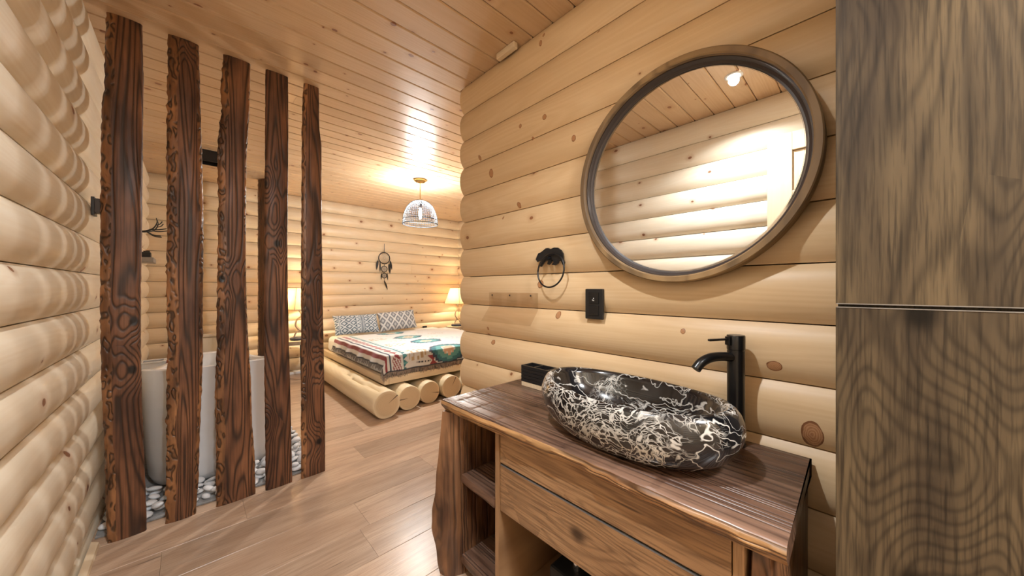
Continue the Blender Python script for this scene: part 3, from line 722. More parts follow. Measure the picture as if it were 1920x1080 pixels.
def blanket():
    du = 0.0085; ns = int((DL+MX1-MX0+0.06)/du); nq = int((DF+1.75)/du)
    verts, faces, cols = [], [], []
    for i in range(ns+1):
        for j in range(nq+1):
            s, q = i*du, j*du; a = max(0, DL-s); b_ = max(0, DF-q); c_ = max(0, s-(DL+MX1-MX0))
            x = MX0+max(0, s-DL)-0.022; y = MY0+max(0, q-DF)-0.022
            if c_: x = MX1+0.02
            wav = 0.010*math.sin(q*15+1.0)+0.008*math.sin(q*31)
            wavf = 0.010*math.sin(s*11)+0.006*math.sin(s*23+2)
            sm_ = 0.022
            z = BZ+0.006*mnoise.noise(Vector((s*5, q*5, 0)))
            # rounded edges: ease over the first centimetres
            x -= (a/DL)*0.045+wav*(a/DL) if a else 0
            y -= (b_/DF)*0.035+wavf*(b_/DF) if b_ else 0
            drop = max(a, b_, c_)+0.25*min(a, b_)
            ex = sstep(0, 0.05, DL-s+0.02) if s < DL+0.02 else 0
            z -= max(0, drop-0.012)+0.010*(1 if drop > 0 else sstep(0.04, 0, min(s-DL, q-DF)))
            verts.append((x, y, z)); cols.append(pattern(s, q))
    W_ = nq+1
    for i in range(ns):
        for j in range(nq): k = i*W_+j; faces.append((k, k+W_, k+W_+1, k+1))
    me = bpy.data.meshes.new('blanket'); me.from_pydata(verts, [], faces); me.update()
    me.polygons.foreach_set('use_smooth', [True]*len(me.polygons))
    ca = me.color_attributes.new('Col', 'FLOAT_COLOR', 'POINT')
    ca.data.foreach_set('color', [v for c in cols for v in (*c, 1)])
    me.materials.append(M['blanket']); return me, verts, W_, ns
bme, bv, BWd, bns = blanket()
bl = tag(link('blanket', bme), 'white patterned blanket with red stripes and teal medallions spread over the bed', 'blanket')
sm = bl.modifiers.new('thick', 'SOLIDIFY'); sm.thickness = 0.006; sm.offset = 1
def fringe(name, edge, out, mat, ln, parent):
    bm = bmesh.new()
    for k, p in enumerate(edge):
        p = Vector(p); d = Vector(out)*random.uniform(0.2, 1)+Vector((random.uniform(-.2, .2), random.uniform(-.2, .2), -1)); d.normalize()
        e = p+d*ln*random.uniform(0.8, 1.1); mid = (p+e)/2+Vector((random.uniform(-.003, .003),)*3)
        tube(bm, [p+Vector((0, 0, 0.003)), mid, e], [0.0022, 0.003, 0.0018], 4)
    o = obj(name, bm, mat, parent); o['kind'] = 'stuff'; return o
fringe('side_fringe', [bv[j] for j in range(0, BWd)], (-0.5, 0, 0), M['fringe'], 0.05, bl)
fe = []
for i in range(bns):
    fe += [bv[i*BWd], tuple((Vector(bv[i*BWd])+Vector(bv[(i+1)*BWd]))/2)]
fringe('foot_fringe', fe, (0, -0.3, 0), M['fringe_b'], 0.062, bl)
# pillows
def pillow_mesh(w_, h_, t_, pat):
    n, m = 90, 56; verts, cols, faces = [], [], []
    for side in (1, -1):
        for i in range(n+1):
            for j in range(m+1):
                u, v = i/n*2-1, j/m*2-1
                e = max(0, (1-abs(u)**2.6))**0.5*max(0, (1-abs(v)**2.6))**0.5
                pin = 1-0.06*(1-abs(u)**2)*abs(v)**3; piv = 1-0.05*(1-abs(v)**2)*abs(u)**3
                verts.append((u*w_/2*piv, -side*t_/2*e*(1+0.07*mnoise.noise(Vector((u*2.5, v*2.5, w_*9)))), v*h_/2*pin)); cols.append(pat((u+1)/2*w_, (v+1)/2*h_))
    K = (n+1)*(m+1)
    for s_ in (0, 1):
        for i in range(n):
            for j in range(m):
                k = s_*K+i*(m+1)+j; f_ = (k, k+m+1, k+m+2, k+1); faces.append(f_ if s_ == 0 else f_[::-1])
    me = bpy.data.meshes.new('pillow'); me.from_pydata(verts, [], faces)
    bm = bmesh.new(); bm.from_mesh(me); bmesh.ops.remove_doubles(bm, verts=bm.verts, dist=0.0004); bm.to_mesh(me); bm.free()
    me.polygons.foreach_set('use_smooth', [True]*len(me.polygons)); return me
def set_cols(me, w_, h_, pat):
    ca = me.color_attributes.new('Col', 'FLOAT_COLOR', 'POINT')
    ca.data.foreach_set('color', [c for v in me.vertices for c in (*pat(v.co.x+w_/2, v.co.z+h_/2), 1)])
PB, PW_ = (0.07, 0.11, 0.145), (0.52, 0.55, 0.57)
def pat_a(x, z):
    if 0.05 < x < 0.075 or 0.36 < x < 0.425 or 0.30 < x < 0.315: return PB if int(x/0.009) % 2 else PW_
    a_ = ((x*0.8+z)/0.105) % 1.0; b_ = ((x*0.8-z)/0.105) % 1.0
    e = min(a_, 1-a_, b_, 1-b_)
    if e < 0.09: return PW_
    if e < 0.28: return PB
    return PW_ if e < 0.38 else (0.45, 0.50, 0.53)
def pat_b(x, z):
    G1, G2 = (0.42, 0.42, 0.42), (0.16, 0.165, 0.18)
    a_ = (x/0.12+z/0.17) % 1.0; b_ = (x/0.12-z/0.17) % 1.0
    e = min(a_, 1-a_, b_, 1-b_)
    if e < 0.12: return (0.56, 0.55, 0.53)
    if e < 0.33: return G2
    return G1
for (cx, w_, h_, pat, lab, rz, tz) in ((1.865, 0.67, 0.31, pat_a, 'blue and white lattice pillow at the left of the bed head', 2, 0.0), (2.52, 0.62, 0.33, pat_b, 'grey diamond pattern pillow at the right of the bed head', -6, 0.03)):
    me = pillow_mesh(w_, h_, 0.15, pat); set_cols(me, w_, h_, pat); me.materials.append(M['cushion'])
    o = link('pillow', me, None, None, (cx, 5.46, 0.712+tz*0.5), (math.radians(-24), math.radians(0 if tz == 0 else -3), math.radians(rz)))
    tag(o, lab, 'pillow', 'bed pillows')
# nightstands + lamps
def nightstand(x, y, lab):
    th = thing('nightstand', lab, 'side table', (x, y, 0), group='bedside tables')
    bm = bmesh.new(); n = 40
    pts = [((0.21+0.018*mnoise.noise(Vector((math.cos(2*PI*j/n)*2+x, math.sin(2*PI*j/n)*2, 0))))*math.cos(2*PI*j/n), (0.18+0.018*mnoise.noise(Vector((math.cos(2*PI*j/n)*2, math.sin(2*PI*j/n)*2, x))))*math.sin(2*PI*j/n)) for j in range(n)]
    prism(bm, [(a_, b_, 0.49) for a_, b_ in pts], (0, 0, 0.05)); obj('slab_top', bm, M['end'], th)
    bm = bmesh.new()
    for j in range(n):
        a_, b_ = Vector((*pts[j], 0)), Vector((*pts[(j+1) % n], 0)); k = 1.02+0.012*random.random()
        prism(bm, [(a_.x*1.001, a_.y*1.001, 0.492), (b_.x*1.001, b_.y*1.001, 0.492), (b_.x*k, b_.y*k, 0.492), (a_.x*k, a_.y*k, 0.492)], (0, 0, 0.044))
    obj('bark_rim', bm, M['antler'], th)
    for j in range(3):
        a_ = 2*PI*j/3+0.6; bm = bmesh.new(); tube(bm, [(0.13*math.cos(a_), 0.11*math.sin(a_), 0.488), (0.17*math.cos(a_), 0.15*math.sin(a_), 0.0)], 0.012, 10); obj('leg', bm, M['black'], th, True, 40)
    return th
def lamp(x, y, lab):
    z0 = 0.541; th = thing('bedside_lamp', lab, 'lamp', (x, y, z0), group='bedside lamps')
    bm = bmesh.new(); lathe(bm, [(0.115, 0.0), (0.12, 0.006), (0.12, 0.026), (0.11, 0.032)], 32); obj('base', bm, M['navy'], th, True, 40)
    bm = bmesh.new()
    tube(bm, curve_pts([(-0.07, 0, 0.03), (-0.05, 0.0, 0.09), (0.0, 0, 0.13), (0.04, 0, 0.10), (0.07, 0, 0.04)]), 0.010, 8)
    tube(bm, curve_pts([(0.0, 0.0, 0.13), (-0.045, 0.01, 0.20), (-0.03, 0.01, 0.28), (0.02, 0, 0.34), (0.0, 0, 0.40)]), [0.013-0.0001*i for i in range(33)], 8)
    tube(bm, curve_pts([(0.03, 0.0, 0.335), (0.06, 0, 0.31), (0.075, 0, 0.27)]), 0.006, 8)
    tube(bm, curve_pts([(0.02, 0.0, 0.12), (0.03, -0.05, 0.08), (0.02, -0.08, 0.04)]), 0.008, 8)
    obj('antler_stem', bm, M['antler'], th, True)
    bm = bmesh.new(); lathe(bm, [(0.02, 0.40), (0.02, 0.47), (0.015, 0.475)], 16); obj('socket', bm, M['grey'], th, True, 40)
    bm = bmesh.new(); prev = []
    def sq(r, z):
        c = r*0.12; q = [(r-c, -r), (r, -r+c), (r, r-c), (r-c, r), (-r+c, r), (-r, r-c), (-r, -r+c), (-r+c, -r)]; return [bm.verts.new((a_, b_, z)) for a_, b_ in q]
    r0, r1 = sq(0.185, 0.43), sq(0.105, 0.73)
    for j in range(8): bm.faces.new((r0[j], r0[(j+1) % 8], r1[(j+1) % 8], r1[j]))
    so_ = obj('shade', bm, M['shade'], th); so_.rotation_euler = (0, 0, 0.35)
    so_.modifiers.new('t', 'SOLIDIFY').thickness = 0.003
    bm = bmesh.new()
    for r, z in ((0.186, 0.43), (0.106, 0.73)):
        c = r*0.12; q = [(r-c, -r), (r, -r+c), (r, r-c), (r-c, r), (-r+c, r), (-r, r-c), (-r, -r+c), (-r+c, -r), (r-c, -r)]
        tube(bm, [(a_, b_, z) for a_, b_ in q], 0.004, 6)
    for (a_, b_) in ((1, 1), (1, -1), (-1, 1), (-1, -1)): tube(bm, [(0.180*a_, 0.180*b_, 0.43), (0.101*a_, 0.101*b_, 0.73)], 0.0035, 6)
    obj('shade_trim', bm, M['antler'], so_)
    bm = bmesh.new(); bmesh.ops.create_uvsphere(bm, u_segments=16, v_segments=10, radius=0.03); obj('bulb', bm, M['bulb'], th, True, loc=(0, 0, 0.53))
    L = bpy.data.lights.new('lamp_light', 'POINT'); L.energy = P_LAMP; L.color = AMBER; L.shadow_soft_size = 0.035
    link('lamp_light', L, None, th, (0, 0, 0.575)); return th
nightstand(1.10, 5.55, 'live edge bedside table with black legs left of the bed')
nightstand(3.73, 5.50, 'live edge bedside table with black legs in the right bedroom corner')
lamp(1.12, 5.56, 'glowing antler table lamp with pale shade between the two right posts')
lamp(3.75, 5.50, 'glowing antler table lamp with pale shade in the right bedroom corner')
# pendant
pd = thing('pendant_lamp', 'woven blue grey wire dome pendant lamp over the bed', 'pendant lamp', (2.11, 3.92, CEIL))
bm = bmesh.new(); lathe(bm, [(0.072, -0.001), (0.072, -0.018), (0.06, -0.028), (0.012, -0.032)], 32); cn = obj('canopy', bm, M['brass'], pd, True, 40)
for sgn in (-1, 1):
    bm = bmesh.new(); bmesh.ops.create_uvsphere(bm, u_segments=10, v_segments=8, radius=0.008); obj('canopy_screw', bm, M['brown_box'], cn, True, loc=(0.048*sgn*0.73, -0.048*sgn*0.69, -0.028))
bm = bmesh.new(); tube(bm, [(0, 0, -0.03), (0, 0, -0.27)], 0.005, 10); obj('rod', bm, M['brass'], pd, True, 40)
bm = bmesh.new(); lathe(bm, [(0.02, -0.36), (0.022, -0.30), (0.018, -0.262)], 18); obj('socket', bm, M['brown_box'], pd, True, 40)
R_, H_ = 0.215, 0.30
def dome(nu, nv):
    bm = bmesh.new(); rings = []
    for i in range(nv+1):
        a_ = (PI/2)*(0.12+0.88*i/nv); r = R_*math.sin(a_)**0.8; z = -0.265-H_*(1-math.cos(a_)) 
        rings.append([bm.verts.new((r*math.cos(2*PI*j/nu), r*math.sin(2*PI*j/nu), z)) for j in range(nu)])
    for a_, b_ in zip(rings, rings[1:]):
        for j in range(nu): bm.faces.new((a_[j], a_[(j+1) % nu], b_[(j+1) % nu], b_[j]))
    return bm
bm = bmesh.new(); lathe(bm, [(0.05, -0.268), (0.05, -0.264), (0.01, -0.262)], 24); obj('top_cap', bm, M['wire'], pd, True, 40)
bm = dome(46, 16)
wo = obj('wire_shade', bm, M['wire'], pd); wm = wo.modifiers.new('w', 'WIREFRAME'); wm.thickness = 0.0046; wm.use_even_offset = False
bm = bmesh.new()
tube(bm, [(R_*math.cos(2*PI*j/48), R_*math.sin(2*PI*j/48), -0.265-H_) for j in range(49)], 0.0045, 8)
tube(bm, [(R_*0.985*math.cos(2*PI*j/48), R_*0.985*math.sin(2*PI*j/48), -0.265-H_+0.055) for j in range(49)], 0.0035, 8)
obj('rim_ring', bm, M['wire'], pd, True)
bm = bmesh.new(); lathe(bm, [(0.006, -0.36), (0.012, -0.375), (0.019, -0.40), (0.019, -0.46), (0.012, -0.49), (0.004, -0.50)], 20); obj('bulb', bm, M['bulb'], pd, True)
L = bpy.data.lights.new('pendant_light', 'POINT'); L.energy = P_PEND; L.color = WARM; L.shadow_soft_size = 0.03
link('pendant_light', L, None, pd, (0, 0, -0.43))
# dreamcatcher on the back wall
dcx = onY(720.5, 484, YB-SAG-0.012)
dc = thing('dreamcatcher', 'black dreamcatcher with three hoops and dark feathers on the back wall', 'dreamcatcher', (dcx.x, YB-SAG-0.014, 0))
def hoop(cz, r, th_):
    bm = bmesh.new(); tube(bm, [(r*math.cos(2*PI*j/32), 0, cz+r*math.sin(2*PI*j/32)) for j in range(33)], th_, 8); h = obj('hoop', bm, M['black'], dc, True)
    bm = bmesh.new()
    for k, rr in enumerate((1.0, 0.78, 0.55, 0.34)):
        m = 14; p0 = [(r*rr*math.cos(2*PI*(j+0.5*k)/m), 0, cz+r*rr*math.sin(2*PI*(j+0.5*k)/m)) for j in range(m)]
        p1 = [(r*(rr-0.22)*math.cos(2*PI*(j+0.5*k+0.5)/m), 0, cz+r*(rr-0.22)*math.sin(2*PI*(j+0.5*k+0.5)/m)) for j in range(m)]
        for j in range(m): tube(bm, [p0[j], p1[j]], 0.0012, 4); tube(bm, [p1[j], p0[(j+1) % m]], 0.0012, 4)
    obj('web', bm, M['grey'], h)
z0 = dcx.z
hoop(z0, 0.098, 0.008); hoop(z0-0.19, 0.052, 0.006); hoop(z0-0.305, 0.042, 0.006)
bm = bmesh.new(); tube(bm, [(0, 0, z0+0.10), (0, 0, z0+0.25)], 0.004, 6); obj('hanging_cord', bm, M['black'], dc)
bm = bmesh.new(); tube(bm, [(0, 0, z0-0.098), (0, 0, z0-0.14)], 0.003, 6); tube(bm, [(0, 0, z0-0.24), (0, 0, z0-0.265)], 0.003, 6); tube(bm, [(0, 0, z0-0.345), (0, 0, z0-0.41)], 0.003, 6); obj('link_cord', bm, M['black'], dc)
def feather(x, zt, ln, wd, lean, mat):
    bm = bmesh.new(); n = 12; L_, R2 = [], []
    for i in range(n+1):
        t_ = i/n; w_ = wd*math.sin(PI*min(1, 0.12+t_*0.88))**0.7*(1-0.3*t_); cx = x+lean*t_+0.01*math.sin(t_*3)*lean*5; z = zt-ln*t_
        L_.append((cx-w_, -0.001, z)); R2.append((cx+w_, -0.001, z))
    prism(bm, L_+R2[::-1], (0, -0.003, 0)); tube(bm, [(x, -0.003, zt+0.02), (x+lean, -0.003, zt-ln)], 0.0022, 6); obj('feather', bm, mat, dc)
for x, zt, ln, wd, lean in ((-0.115, z0-0.05, 0.16, 0.022, -0.02), (-0.075, z0-0.08, 0.17, 0.014, 0.0), (0.105, z0-0.05, 0.15, 0.02, 0.03), (0.085, z0-0.10, 0.17, 0.024, 0.015), (-0.052, z0-0.27, 0.11, 0.012, -0.005), (0.05, z0-0.27, 0.12, 0.012, 0.01), (0.0, z0-0.40, 0.15, 0.018, 0.055)):
    feather(x, zt, ln, wd, lean, M['black'])
ot = thing('wall_outlet', 'small black outlet on the back wall right of the pillows', 'outlet', (onY(797, 614, 5.83).x, YB-SAG-0.001, onY(797, 614, 5.83).z))
obj('plate', bbox(-0.045, 0.045, -0.012, 0, -0.03, 0.03, 0.003), M['black'], ot)
bm = bmesh.new(); box(bm, -0.03, -0.004, -0.016, -0.0125, -0.018, 0.018, 0.001); box(bm, 0.004, 0.03, -0.016, -0.0125, -0.018, 0.018, 0.001); obj('socket', bm, M['dark'], ot)

# ------------------------------------------------------------------ mirror wall furnishings
BX = XM-SAG       # belly plane of the logs
mr_ = thing('round_mirror', 'round mirror in a deep weathered wood frame above the washbasin', 'mirror', (BX-0.002, 0.492, 1.695))
mr_.rotation_euler = (0, -PI/2, 0)      # local z points into the room (-X)
MR, MI, MD = 0.405, 0.381, 0.062
bm = bmesh.new(); lathe(bm, [(MR-0.012, 0.0), (MR, 0.004), (MR, MD-0.004), (MR-0.004, MD), (MI+0.004, MD), (MI, MD-0.004), (MI, MD-0.018)], 128, capb=False, capt=False)
obj('frame', bm, M['frame'], mr_, True, 40)
bm = bmesh.new(); lathe(bm, [(MI+0.001, MD-0.019), (MI-0.003, MD-0.019), (MI-0.006, 0.022), (MI-0.014, 0.016)], 128, capb=False, capt=False); obj('inner_band', bm, M['brown_box'], mr_, True, 40)
bm = bmesh.new(); lathe(bm, [(MI-0.02, 0.004), (MI-0.013, 0.0165), (MI-0.022, 0.019)], 128, capb=False, capt=False); obj('bevel', bm, M['chrome'], mr_, True, 30)
bm = bmesh.new(); lathe(bm, [(MI-0.02, 0.006), (MI-0.02, 0.0188)], 128); obj('glass', bm, M['mirror'], mr_)
# bear towel ring
tr_ = thing('towel_ring', 'black bear shaped towel ring on the log wall', 'towel ring', (BX-0.001, 0, 0))
bp = [(565,250),(578,215),(590,190),(620,176),(640,160),(665,138),(690,135),(715,145),(750,130),(785,131),(820,155),(840,190),(842,250),(855,275),(850,300),(835,305),(822,272),(800,258),(790,290),(762,310),(725,305),(745,280),(735,250),(715,250),(720,280),(700,305),(680,300),(690,265),(670,257),(650,282),(620,325),(600,318),(622,255),(600,265),(580,275)]
pts = []
for a_, b_ in bp: p = onX(900+a_/5.4, 440+b_/5.4, BX-0.02); pts.append((-0.012, p.y, p.z))
bm = bmesh.new(); prism(bm, pts, (-0.008, 0, 0)); obj('bear_plate', bm, M['black'], tr_)
bc = onX(1032, 482, BX-0.02)
bm = bmesh.new(); tube(bm, [(0, bc.y, bc.z), (-0.012, bc.y, bc.z)], 0.02, 16); obj('mount', bm, M['black'], tr_, True, 40)
bm = bmesh.new(); tube(bm, [(-0.019, bc.y, bc.z-0.005), (-0.045, bc.y, bc.z-0.012)], 0.008, 12); obj('peg', bm, M['black_g'], tr_, True, 40)
rc = onX(1032, 507, BX-0.045); rr_ = 0.083
bm = bmesh.new(); tube(bm, [(-0.043+0.012*math.sin(2*PI*j/48), rc.y+rr_*math.cos(2*PI*j/48), rc.z+rr_*math.sin(2*PI*j/48)) for j in range(49)], 0.0042, 10); obj('ring', bm, M['black_g'], tr_, True)
# outlet plate
p = onX(1114.5, 570, BX-0.01)
sw = thing('power_outlet', 'black outlet and switch plate on the mirror wall', 'outlet', (BX-0.001, p.y, p.z))
obj('plate', bbox(-0.014, 0.0, -0.046, 0.046, -0.068, 0.068, 0.003), M['black'], sw)
obj('socket', bbox(-0.0175, -0.0145, -0.026, 0.026, 0.002, 0.052, 0.001), M['black_g'], sw)
bm = bmesh.new(); box(bm, -0.0182, -0.0178, -0.003, 0.001, 0.022, 0.028); box(bm, -0.0182, -0.0178, 0.003, 0.006, 0.016, 0.021); box(bm, -0.0182, -0.0178, -0.004, 0.003, 0.014, 0.018); obj('mark', bm, M['cable'], sw)
obj('rocker', bbox(-0.018, -0.0145, -0.026, 0.026, -0.052, -0.006, 0.0015), M['black_g'], sw)
# large knots in the logs of the mirror wall, lying flush on the log faces
def knot_mat():
    t = NT('pine_knot'); g = t.sep(t.n('ShaderNodeTexCoord').outputs['Generated'])
    a = t.ma('SUBTRACT', g[1], 0.5); b = t.ma('SUBTRACT', g[2], 0.5)
    n = t.noise(t.n('ShaderNodeTexCoord').outputs['Object'], 60, 3)
    r = t.ma('MULTIPLY_ADD', n, 0.16, t.ma('SQRT', t.ma('ADD', t.ma('MULTIPLY', a, a), t.ma('MULTIPLY', b, b))))
    ring = t.ma('MULTIPLY_ADD', t.ma('SINE', t.ma('MULTIPLY', r, 62)), 0.5, 0.5)
    col = t.mix(ring, (0.52, 0.28, 0.14), (0.38, 0.175, 0.075))
    col = t.mix(t.mr(r, 0.46, 0.54, smooth=True), col, (0.22, 0.085, 0.032))
    return t.fin(t.mix(t.mr(r, 0.12, 0.05), col, (0.28, 0.12, 0.05)), 0.45)
M['knot'] = knot_mat(); wr = bpy.data.objects['wall_right']
def wall_x(z): q = ((z-0.05)/COURSE) % 1.0; return XM-SAG*(1-abs(2*q-1)**2.5)
for px_, py_, ry, rz_ in ((1452, 686, 0.020, 0.0165), (1522, 815, 0.026, 0.042), (1045, 591, 0.016, 0.019), (1014, 533, 0.020, 0.021), (1128, 553, 0.016, 0.018), (971, 384, 0.014, 0.016), (922, 325, 0.018, 0.026), (1022, 220, 0.014, 0.014), (977, 237, 0.010, 0.012),
                          (1077, 260, 0.013, 0.015), (1015, 82, 0.010, 0.016), (1020, 66, 0.008, 0.010), (1119, 56, 0.007, 0.008), (924, 642, 0.018, 0.014), (1281, 621, 0.009, 0.010), (915, 616, 0.010, 0.010), (897, 295, 0.012, 0.014), (994, 258, 0.009, 0.010), (942, 408, 0.007, 0.010)):
    c_ = onX(px_, py_, BX+0.006); bm = bmesh.new(); rings = []
    for k in (0.02, 0.35, 0.7, 1.0):
        ring = []
        for j in range(24):
            a_ = 2*PI*j/24; w_ = 1+0.10*mnoise.noise(Vector((math.cos(a_)*1.5+px_, math.sin(a_)*1.5, 0)))
            yy, zz = c_.y+ry*k*w_*math.cos(a_), c_.z+rz_*k*w_*math.sin(a_)
            ring.append(bm.verts.new((wall_x(zz)-(0.0009 if k < 1 else 0.0001)-c_.x, yy-c_.y, zz-c_.z)))
        rings.append(ring)
    for a_, b_ in zip(rings, rings[1:]):
        for j in range(24): bm.faces.new((a_[j], a_[(j+1) % 24], b_[(j+1) % 24], b_[j]))
    bm.faces.new(rings[0])
    ko = obj('knot', bm, M['knot'], None, True); ko.parent = wr
    lp = Vector(c_)-Vector((XM, YF, 0)); ko.location = (lp.y, -lp.x, lp.z); ko.rotation_euler = (0, 0, -PI/2)
# clear acrylic shelf
ac = thing('acrylic_ledge', 'clear acrylic plate with a sloping lip on the log wall below the towel ring', 'shelf', (BX-0.001, 0, 0))
obj('wall_plate', bbox(-0.004, 0.0, 1.205, 1.605, 1.155, 1.244, 0.001), M['acrylic'], ac)
bm = bmesh.new(); prism(bm, [(0.0, 1.205, 1.153), (-0.004, 1.205, 1.155), (-0.064, 1.205, 1.075), (-0.060, 1.205, 1.073)], (0, 0.40, 0)); obj('sloping_lip', bm, M['acrylic'], ac)
for y in (1.255, 1.42, 1.575):
    bm = bmesh.new(); lathe(bm, [(0.005, 0.0), (0.005, 0.002), (0.003, 0.003)], 12); obj('screw', bm, M['brown_box'], ac, rot=(0, -PI/2, 0), loc=(-0.0045, y, 1.228))

# ------------------------------------------------------------------ vanity
CT, CB = 0.77, 0.72
va = thing('vanity', 'dark live edge wood vanity with oak drawers under the washbasin', 'vanity', (0, 0, 0))
def counter():
    bm = bmesh.new(); N = 160; rings = []
    for i in range(N+1):
        y = 0.112+(1.325-0.112)*i/N
        nx = 0.010*mnoise.noise(Vector((y*2.2, 0, 4)))+0.004*mnoise.noise(Vector((y*9, 0, 1)))
        e = 0.846-0.022*((y-0.11)/1.2)+nx
        sk = 0.03*(1-(y-0.112)/1.213)
        r = []
        for (dx, z, a_) in ((0.0, CT, 0.2), (-0.006, CT-0.004, 0.5), (-0.012, CT-0.015, 1), (-0.008+0.006*mnoise.noise(Vector((y*14, 5, 0))), CT-0.028, 1), (0.004+0.008*mnoise.noise(Vector((y*11, 9, 0))), CB+0.008, 1), (0.012, CB, 0.5)):
            r.append((e+dx+a_*0.004*mnoise.noise(Vector((y*25, z*60, 0))), y, z))
        r += [(1.318, y, CB), (1.321, y, CT)]
        # slight skew of the right hand end
        if i == 0: r = [(x, yy+0.012*(x-0.84)/0.48, z) for x, yy, z in r]
        rings.append([bm.verts.new(p) for p in r])
    n = len(rings[0])
    for a_, b_ in zip(rings, rings[1:]):
        for j in range(n):
            f_ = bm.faces.new((a_[j], a_[(j+1) % n], b_[(j+1) % n], b_[j]))
            if 0 < j < 5: f_.material_index = 1
    bm.faces.new(rings[0][::-1]).material_index = 0; bm.faces.new(rings[-1]); return bm
co = obj('countertop', counter(), M['slab'], va, True, 35); co.data.materials.append(M['edge'])
def side_slab(y0, y1, outline, seed):
    """upright slab: front edge wavy with a rounded live edge towards the inside"""
    bm = bmesh.new(); N = 80; rings = []
    for i in range(N+1):
        z = 0.0+(CB-0.001)*i/N; e = interp(outline, z)+0.006*mnoise.noise(Vector((z*12, seed, 0)))
        def g(k, s=14): return mnoise.noise(Vector((z*s, seed*3+k, 0)))
        T = y1-y0
        rings.append([bm.verts.new(p) for p in (
            (1.316, y0, z), (e+0.115+0.025*g(7, 5), y0+0.004*g(8), z), (e+0.075+0.02*g(1, 6), y0+0.006*g(2), z), (e+0.042+0.012*g(3), y0+T*0.18+0.006*g(4), z), (e+0.015+0.006*g(5), y0+T*0.45, z), (e+0.003, y0+T*0.75, z), (e, y1-0.004, z), (e+0.01, y1, z), (1.316, y1, z))])
    n = len(rings[0])
    for a_, b_ in zip(rings, rings[1:]):
        for j in range(n): bm.faces.new((a_[j], a_[(j+1) % n], b_[(j+1) % n], b_[j]))
    bm.faces.new(rings[0][::-1]); bm.faces.new(rings[-1]); return bm
outl = [(0.0, 0.806), (0.05, 0.795), (0.1, 0.788), (0.227, 0.765), (0.30, 0.766), (0.36, 0.778), (0.48, 0.792), (0.62, 0.806), (0.72, 0.82)]
obj('side_slab', side_slab(1.245, 1.322, outl, 2), M['slabz'], va, True, 50)
outr = [(z, x+0.075) for z, x in outl]
obj('side_slab', side_slab(0.128, 0.182, outr, 5), M['slabz'], va, True, 50)
FX = 0.872
body_y0, body_y1 = 0.190, 1.012
obj('side_panel', bbox(FX-0.006, 1.30, body_y1-0.022, body_y1, 0.002, CB-0.001, 0.001), M['vanityz'], va)
obj('side_panel', bbox(FX+0.004, 1.30, body_y0, body_y0+0.022, 0.002, CB-0.001, 0.001), M['vanityz'], va)
obj('bottom_panel', bbox(FX+0.004, 1.30, body_y0+0.023, body_y1-0.023, 0.03, 0.05, 0.001), M['vanity'], va)
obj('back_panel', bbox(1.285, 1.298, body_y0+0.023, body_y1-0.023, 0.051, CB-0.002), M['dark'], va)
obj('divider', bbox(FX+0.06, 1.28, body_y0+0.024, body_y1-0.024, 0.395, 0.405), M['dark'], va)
for z0_, z1_ in ((0.594, CB-0.003), (0.408, 0.586)):
    d = obj('drawer_front', bbox(FX, FX+0.02, body_y0+0.024, body_y1-0.0235, z0_, z1_, 0.0012), M['vanity'], va)
    obj('edge_strip', bbox(FX-0.0006, FX+0.018, body_y0+0.025, body_y1-0.025, z1_-0.0015, z1_+0.0008), M['cab_edge'], d)
for z in (0.445, 0.09):
    bm = bmesh.new(); N = 24; rings = []
    for i in range(N+1):
        y = 1.014+(1.262-1.014)*i/N; e = 0.868+0.006*mnoise.noise(Vector((y*8, z*9, 0)))+(0.012*(i/N)-0.006)
        rings.append([bm.verts.new(p) for p in ((e, y, z-0.036), (e-0.003, y, z-0.02), (e, y, z), (1.315, y, z), (1.315, y, z-0.036))])
    for a_, b_ in zip(rings, rings[1:]):
        for j in range(5): bm.faces.new((a_[j], a_[(j+1) % 5], b_[(j+1) % 5], b_[j]))
    bm.faces.new(rings[0][::-1]); bm.faces.new(rings[-1]); obj('shelf', bm, M['slab'], va, True, 35)
# contents of the open bay
wh = thing('water_filter_unit', 'black appliance box with a clear hose inside the open vanity bay', 'appliance', (1.06, 0.66, 0.051))
obj('body', bbox(-0.12, 0.12, -0.22, 0.14, 0.0, 0.22, 0.01), M['dark'], wh)
obj('front_plate', bbox(-0.124, -0.121, -0.18, 0.11, 0.02, 0.20, 0.001), M['black_g'], wh)
bm = bmesh.new(); tube(bm, curve_pts([(-0.02, 0.17, 0.345), (-0.03, 0.16, 0.28), (-0.04, 0.11, 0.235), (-0.04, 0.06, 0.24), (-0.02, 0.04, 0.29), (-0.02, 0.04, 0.342)]), 0.0022, 8); obj('hose', bm, M['cable'], wh, True)
bm = bmesh.new(); lathe(bm, [(0.018, 0.22), (0.018, 0.31), (0.012, 0.32)], 16, c=(-0.06, 0.06)); obj('valve', bm, M['chrome'], wh, True, 40)
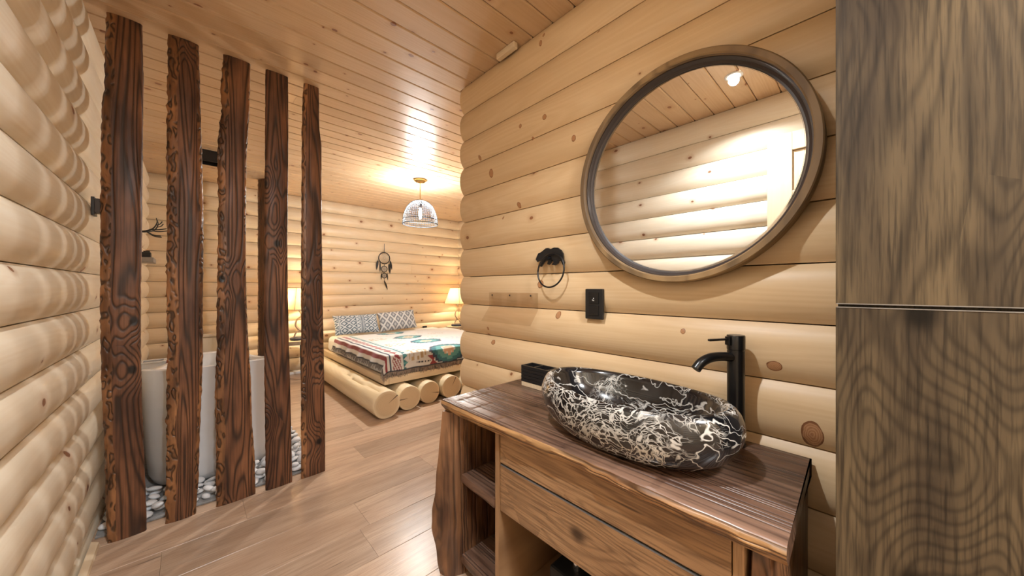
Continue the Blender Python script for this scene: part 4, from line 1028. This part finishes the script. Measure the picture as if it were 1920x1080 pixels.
# basin
SX, SY, SA, SB = 1.045, 0.558, 0.192, 0.336
def basin():
    bm = bmesh.new(); n = 96; rings = []
    prof = [(0.60, 0.0), (0.70, 0.004), (0.82, 0.022), (0.92, 0.048), (0.98, 0.08), (1.0, 0.105), (0.995, 0.128), (0.97, 0.148), (0.935, 0.162), (0.90, 0.168), (0.868, 0.165), (0.84, 0.150), (0.80, 0.115), (0.70, 0.072), (0.52, 0.045), (0.25, 0.035), (0.07, 0.032)]
    for k, z in prof:
        ring = []
        for j in range(n):
            c_, s_ = sup(2*PI*j/n, 2.15)
            ring.append(bm.verts.new((SA*k*c_, SB*(k if k > 0.9 else k)*s_, z+(0.012*abs(s_)**3*(z/0.168) if z > 0.05 else 0))))
        rings.append(ring)
    for a_, b_ in zip(rings, rings[1:]):
        for j in range(n): bm.faces.new((a_[j], a_[(j+1) % n], b_[(j+1) % n], b_[j]))
    bm.faces.new(rings[0][::-1]); bm.faces.new(rings[-1]); return bm
ba = thing('vessel_basin', 'oval black marble vessel basin with white veins on the wood counter', 'washbasin', (SX, SY, CT+0.001), rz=math.radians(-4))
obj('bowl', basin(), M['marble'], ba, True)
bm = bmesh.new(); lathe(bm, [(0.022, 0.0), (0.022, 0.004), (0.015, 0.007)], 20); obj('drain', bm, M['black_g'], ba, True, 40, loc=(0, 0, 0.0335))
# faucet
fa = thing('faucet', 'tall matte black single lever faucet behind the basin', 'faucet', (1.265, 0.297, CT+0.001))
bm = bmesh.new(); lathe(bm, [(0.027, 0.0), (0.027, 0.008), (0.0245, 0.010), (0.0245, 0.300)], 32); obj('body', bm, M['black_g'], fa, True, 40)
bm = bmesh.new(); lathe(bm, [(0.0235, 0.300), (0.0235, 0.303), (0.0255, 0.304), (0.0255, 0.346), (0.024, 0.349)], 32); cp = obj('cap', bm, M['black_g'], fa, True, 40)
bm = bmesh.new(); tube(bm, curve_pts([(-0.015, 0.008, 0.279), (-0.05, 0.028, 0.283), (-0.085, 0.048, 0.281), (-0.113, 0.065, 0.268), (-0.130, 0.076, 0.248)]), 0.0145, 16); obj('spout', bm, M['black_g'], fa, True, 50)
bm = bmesh.new(); box(bm, -0.105, -0.02, -0.004, 0.006, 0.333, 0.340, 0.002); box(bm, -0.034, -0.024, -0.008, 0.010, 0.318, 0.345, 0.002); o = obj('lever', bm, M['black_g'], fa); o.rotation_euler = (0, 0, -0.50)
# organiser
og = thing('organiser_box', 'black slatted organiser box with three compartments on a pale base', 'organiser', (1.275, 1.11, CT+0.001))
obj('base', bbox(-0.04, 0.04, -0.125, 0.125, 0, 0.022, 0.001), M['door'], og)
for k in range(5):
    z = 0.0235+k*0.0165
    bm = bmesh.new()
    for q in ((-0.041, -0.033, -0.126, 0.126), (0.033, 0.041, -0.126, 0.126), (-0.033, 0.033, -0.126, -0.118), (-0.033, 0.033, 0.118, 0.126)): box(bm, *q, z, z+0.0150)
    obj('slat_ring', bm, M['black'], og)
for y in (-0.043, 0.043): obj('divider', bbox(-0.032, 0.032, y-0.004, y+0.004, 0.0235, 0.104), M['black'], og)
# tall cabinet
CXF = 0.95; cy1 = 0.0495; cy0 = -0.55
tc = thing('tall_cabinet', 'tall dark oak laminate cabinet at the right edge', 'cabinet', (0, 0, 0))
obj('carcass', bbox(CXF+0.022, 1.318, cy0, cy1-0.002, 0.0, 2.60, 0.002), M['cab'], tc)
zg = onX(1750, 577.5, CXF).z
for z0_, z1_ in ((0.06, zg-0.003), (zg+0.0035, 2.60)):
    d = obj('door', bbox(CXF, CXF+0.020, cy0, cy1, z0_, z1_, 0.0012), M['cab'], tc)
    obj('edge_strip', bbox(CXF-0.0008, CXF+0.0185, cy0+0.001, cy1-0.001, (z1_-0.0012 if z0_ < 1 else z0_-0.0006), (z1_+0.0006 if z0_ < 1 else z0_+0.0012)), M['cab_edge'], d)
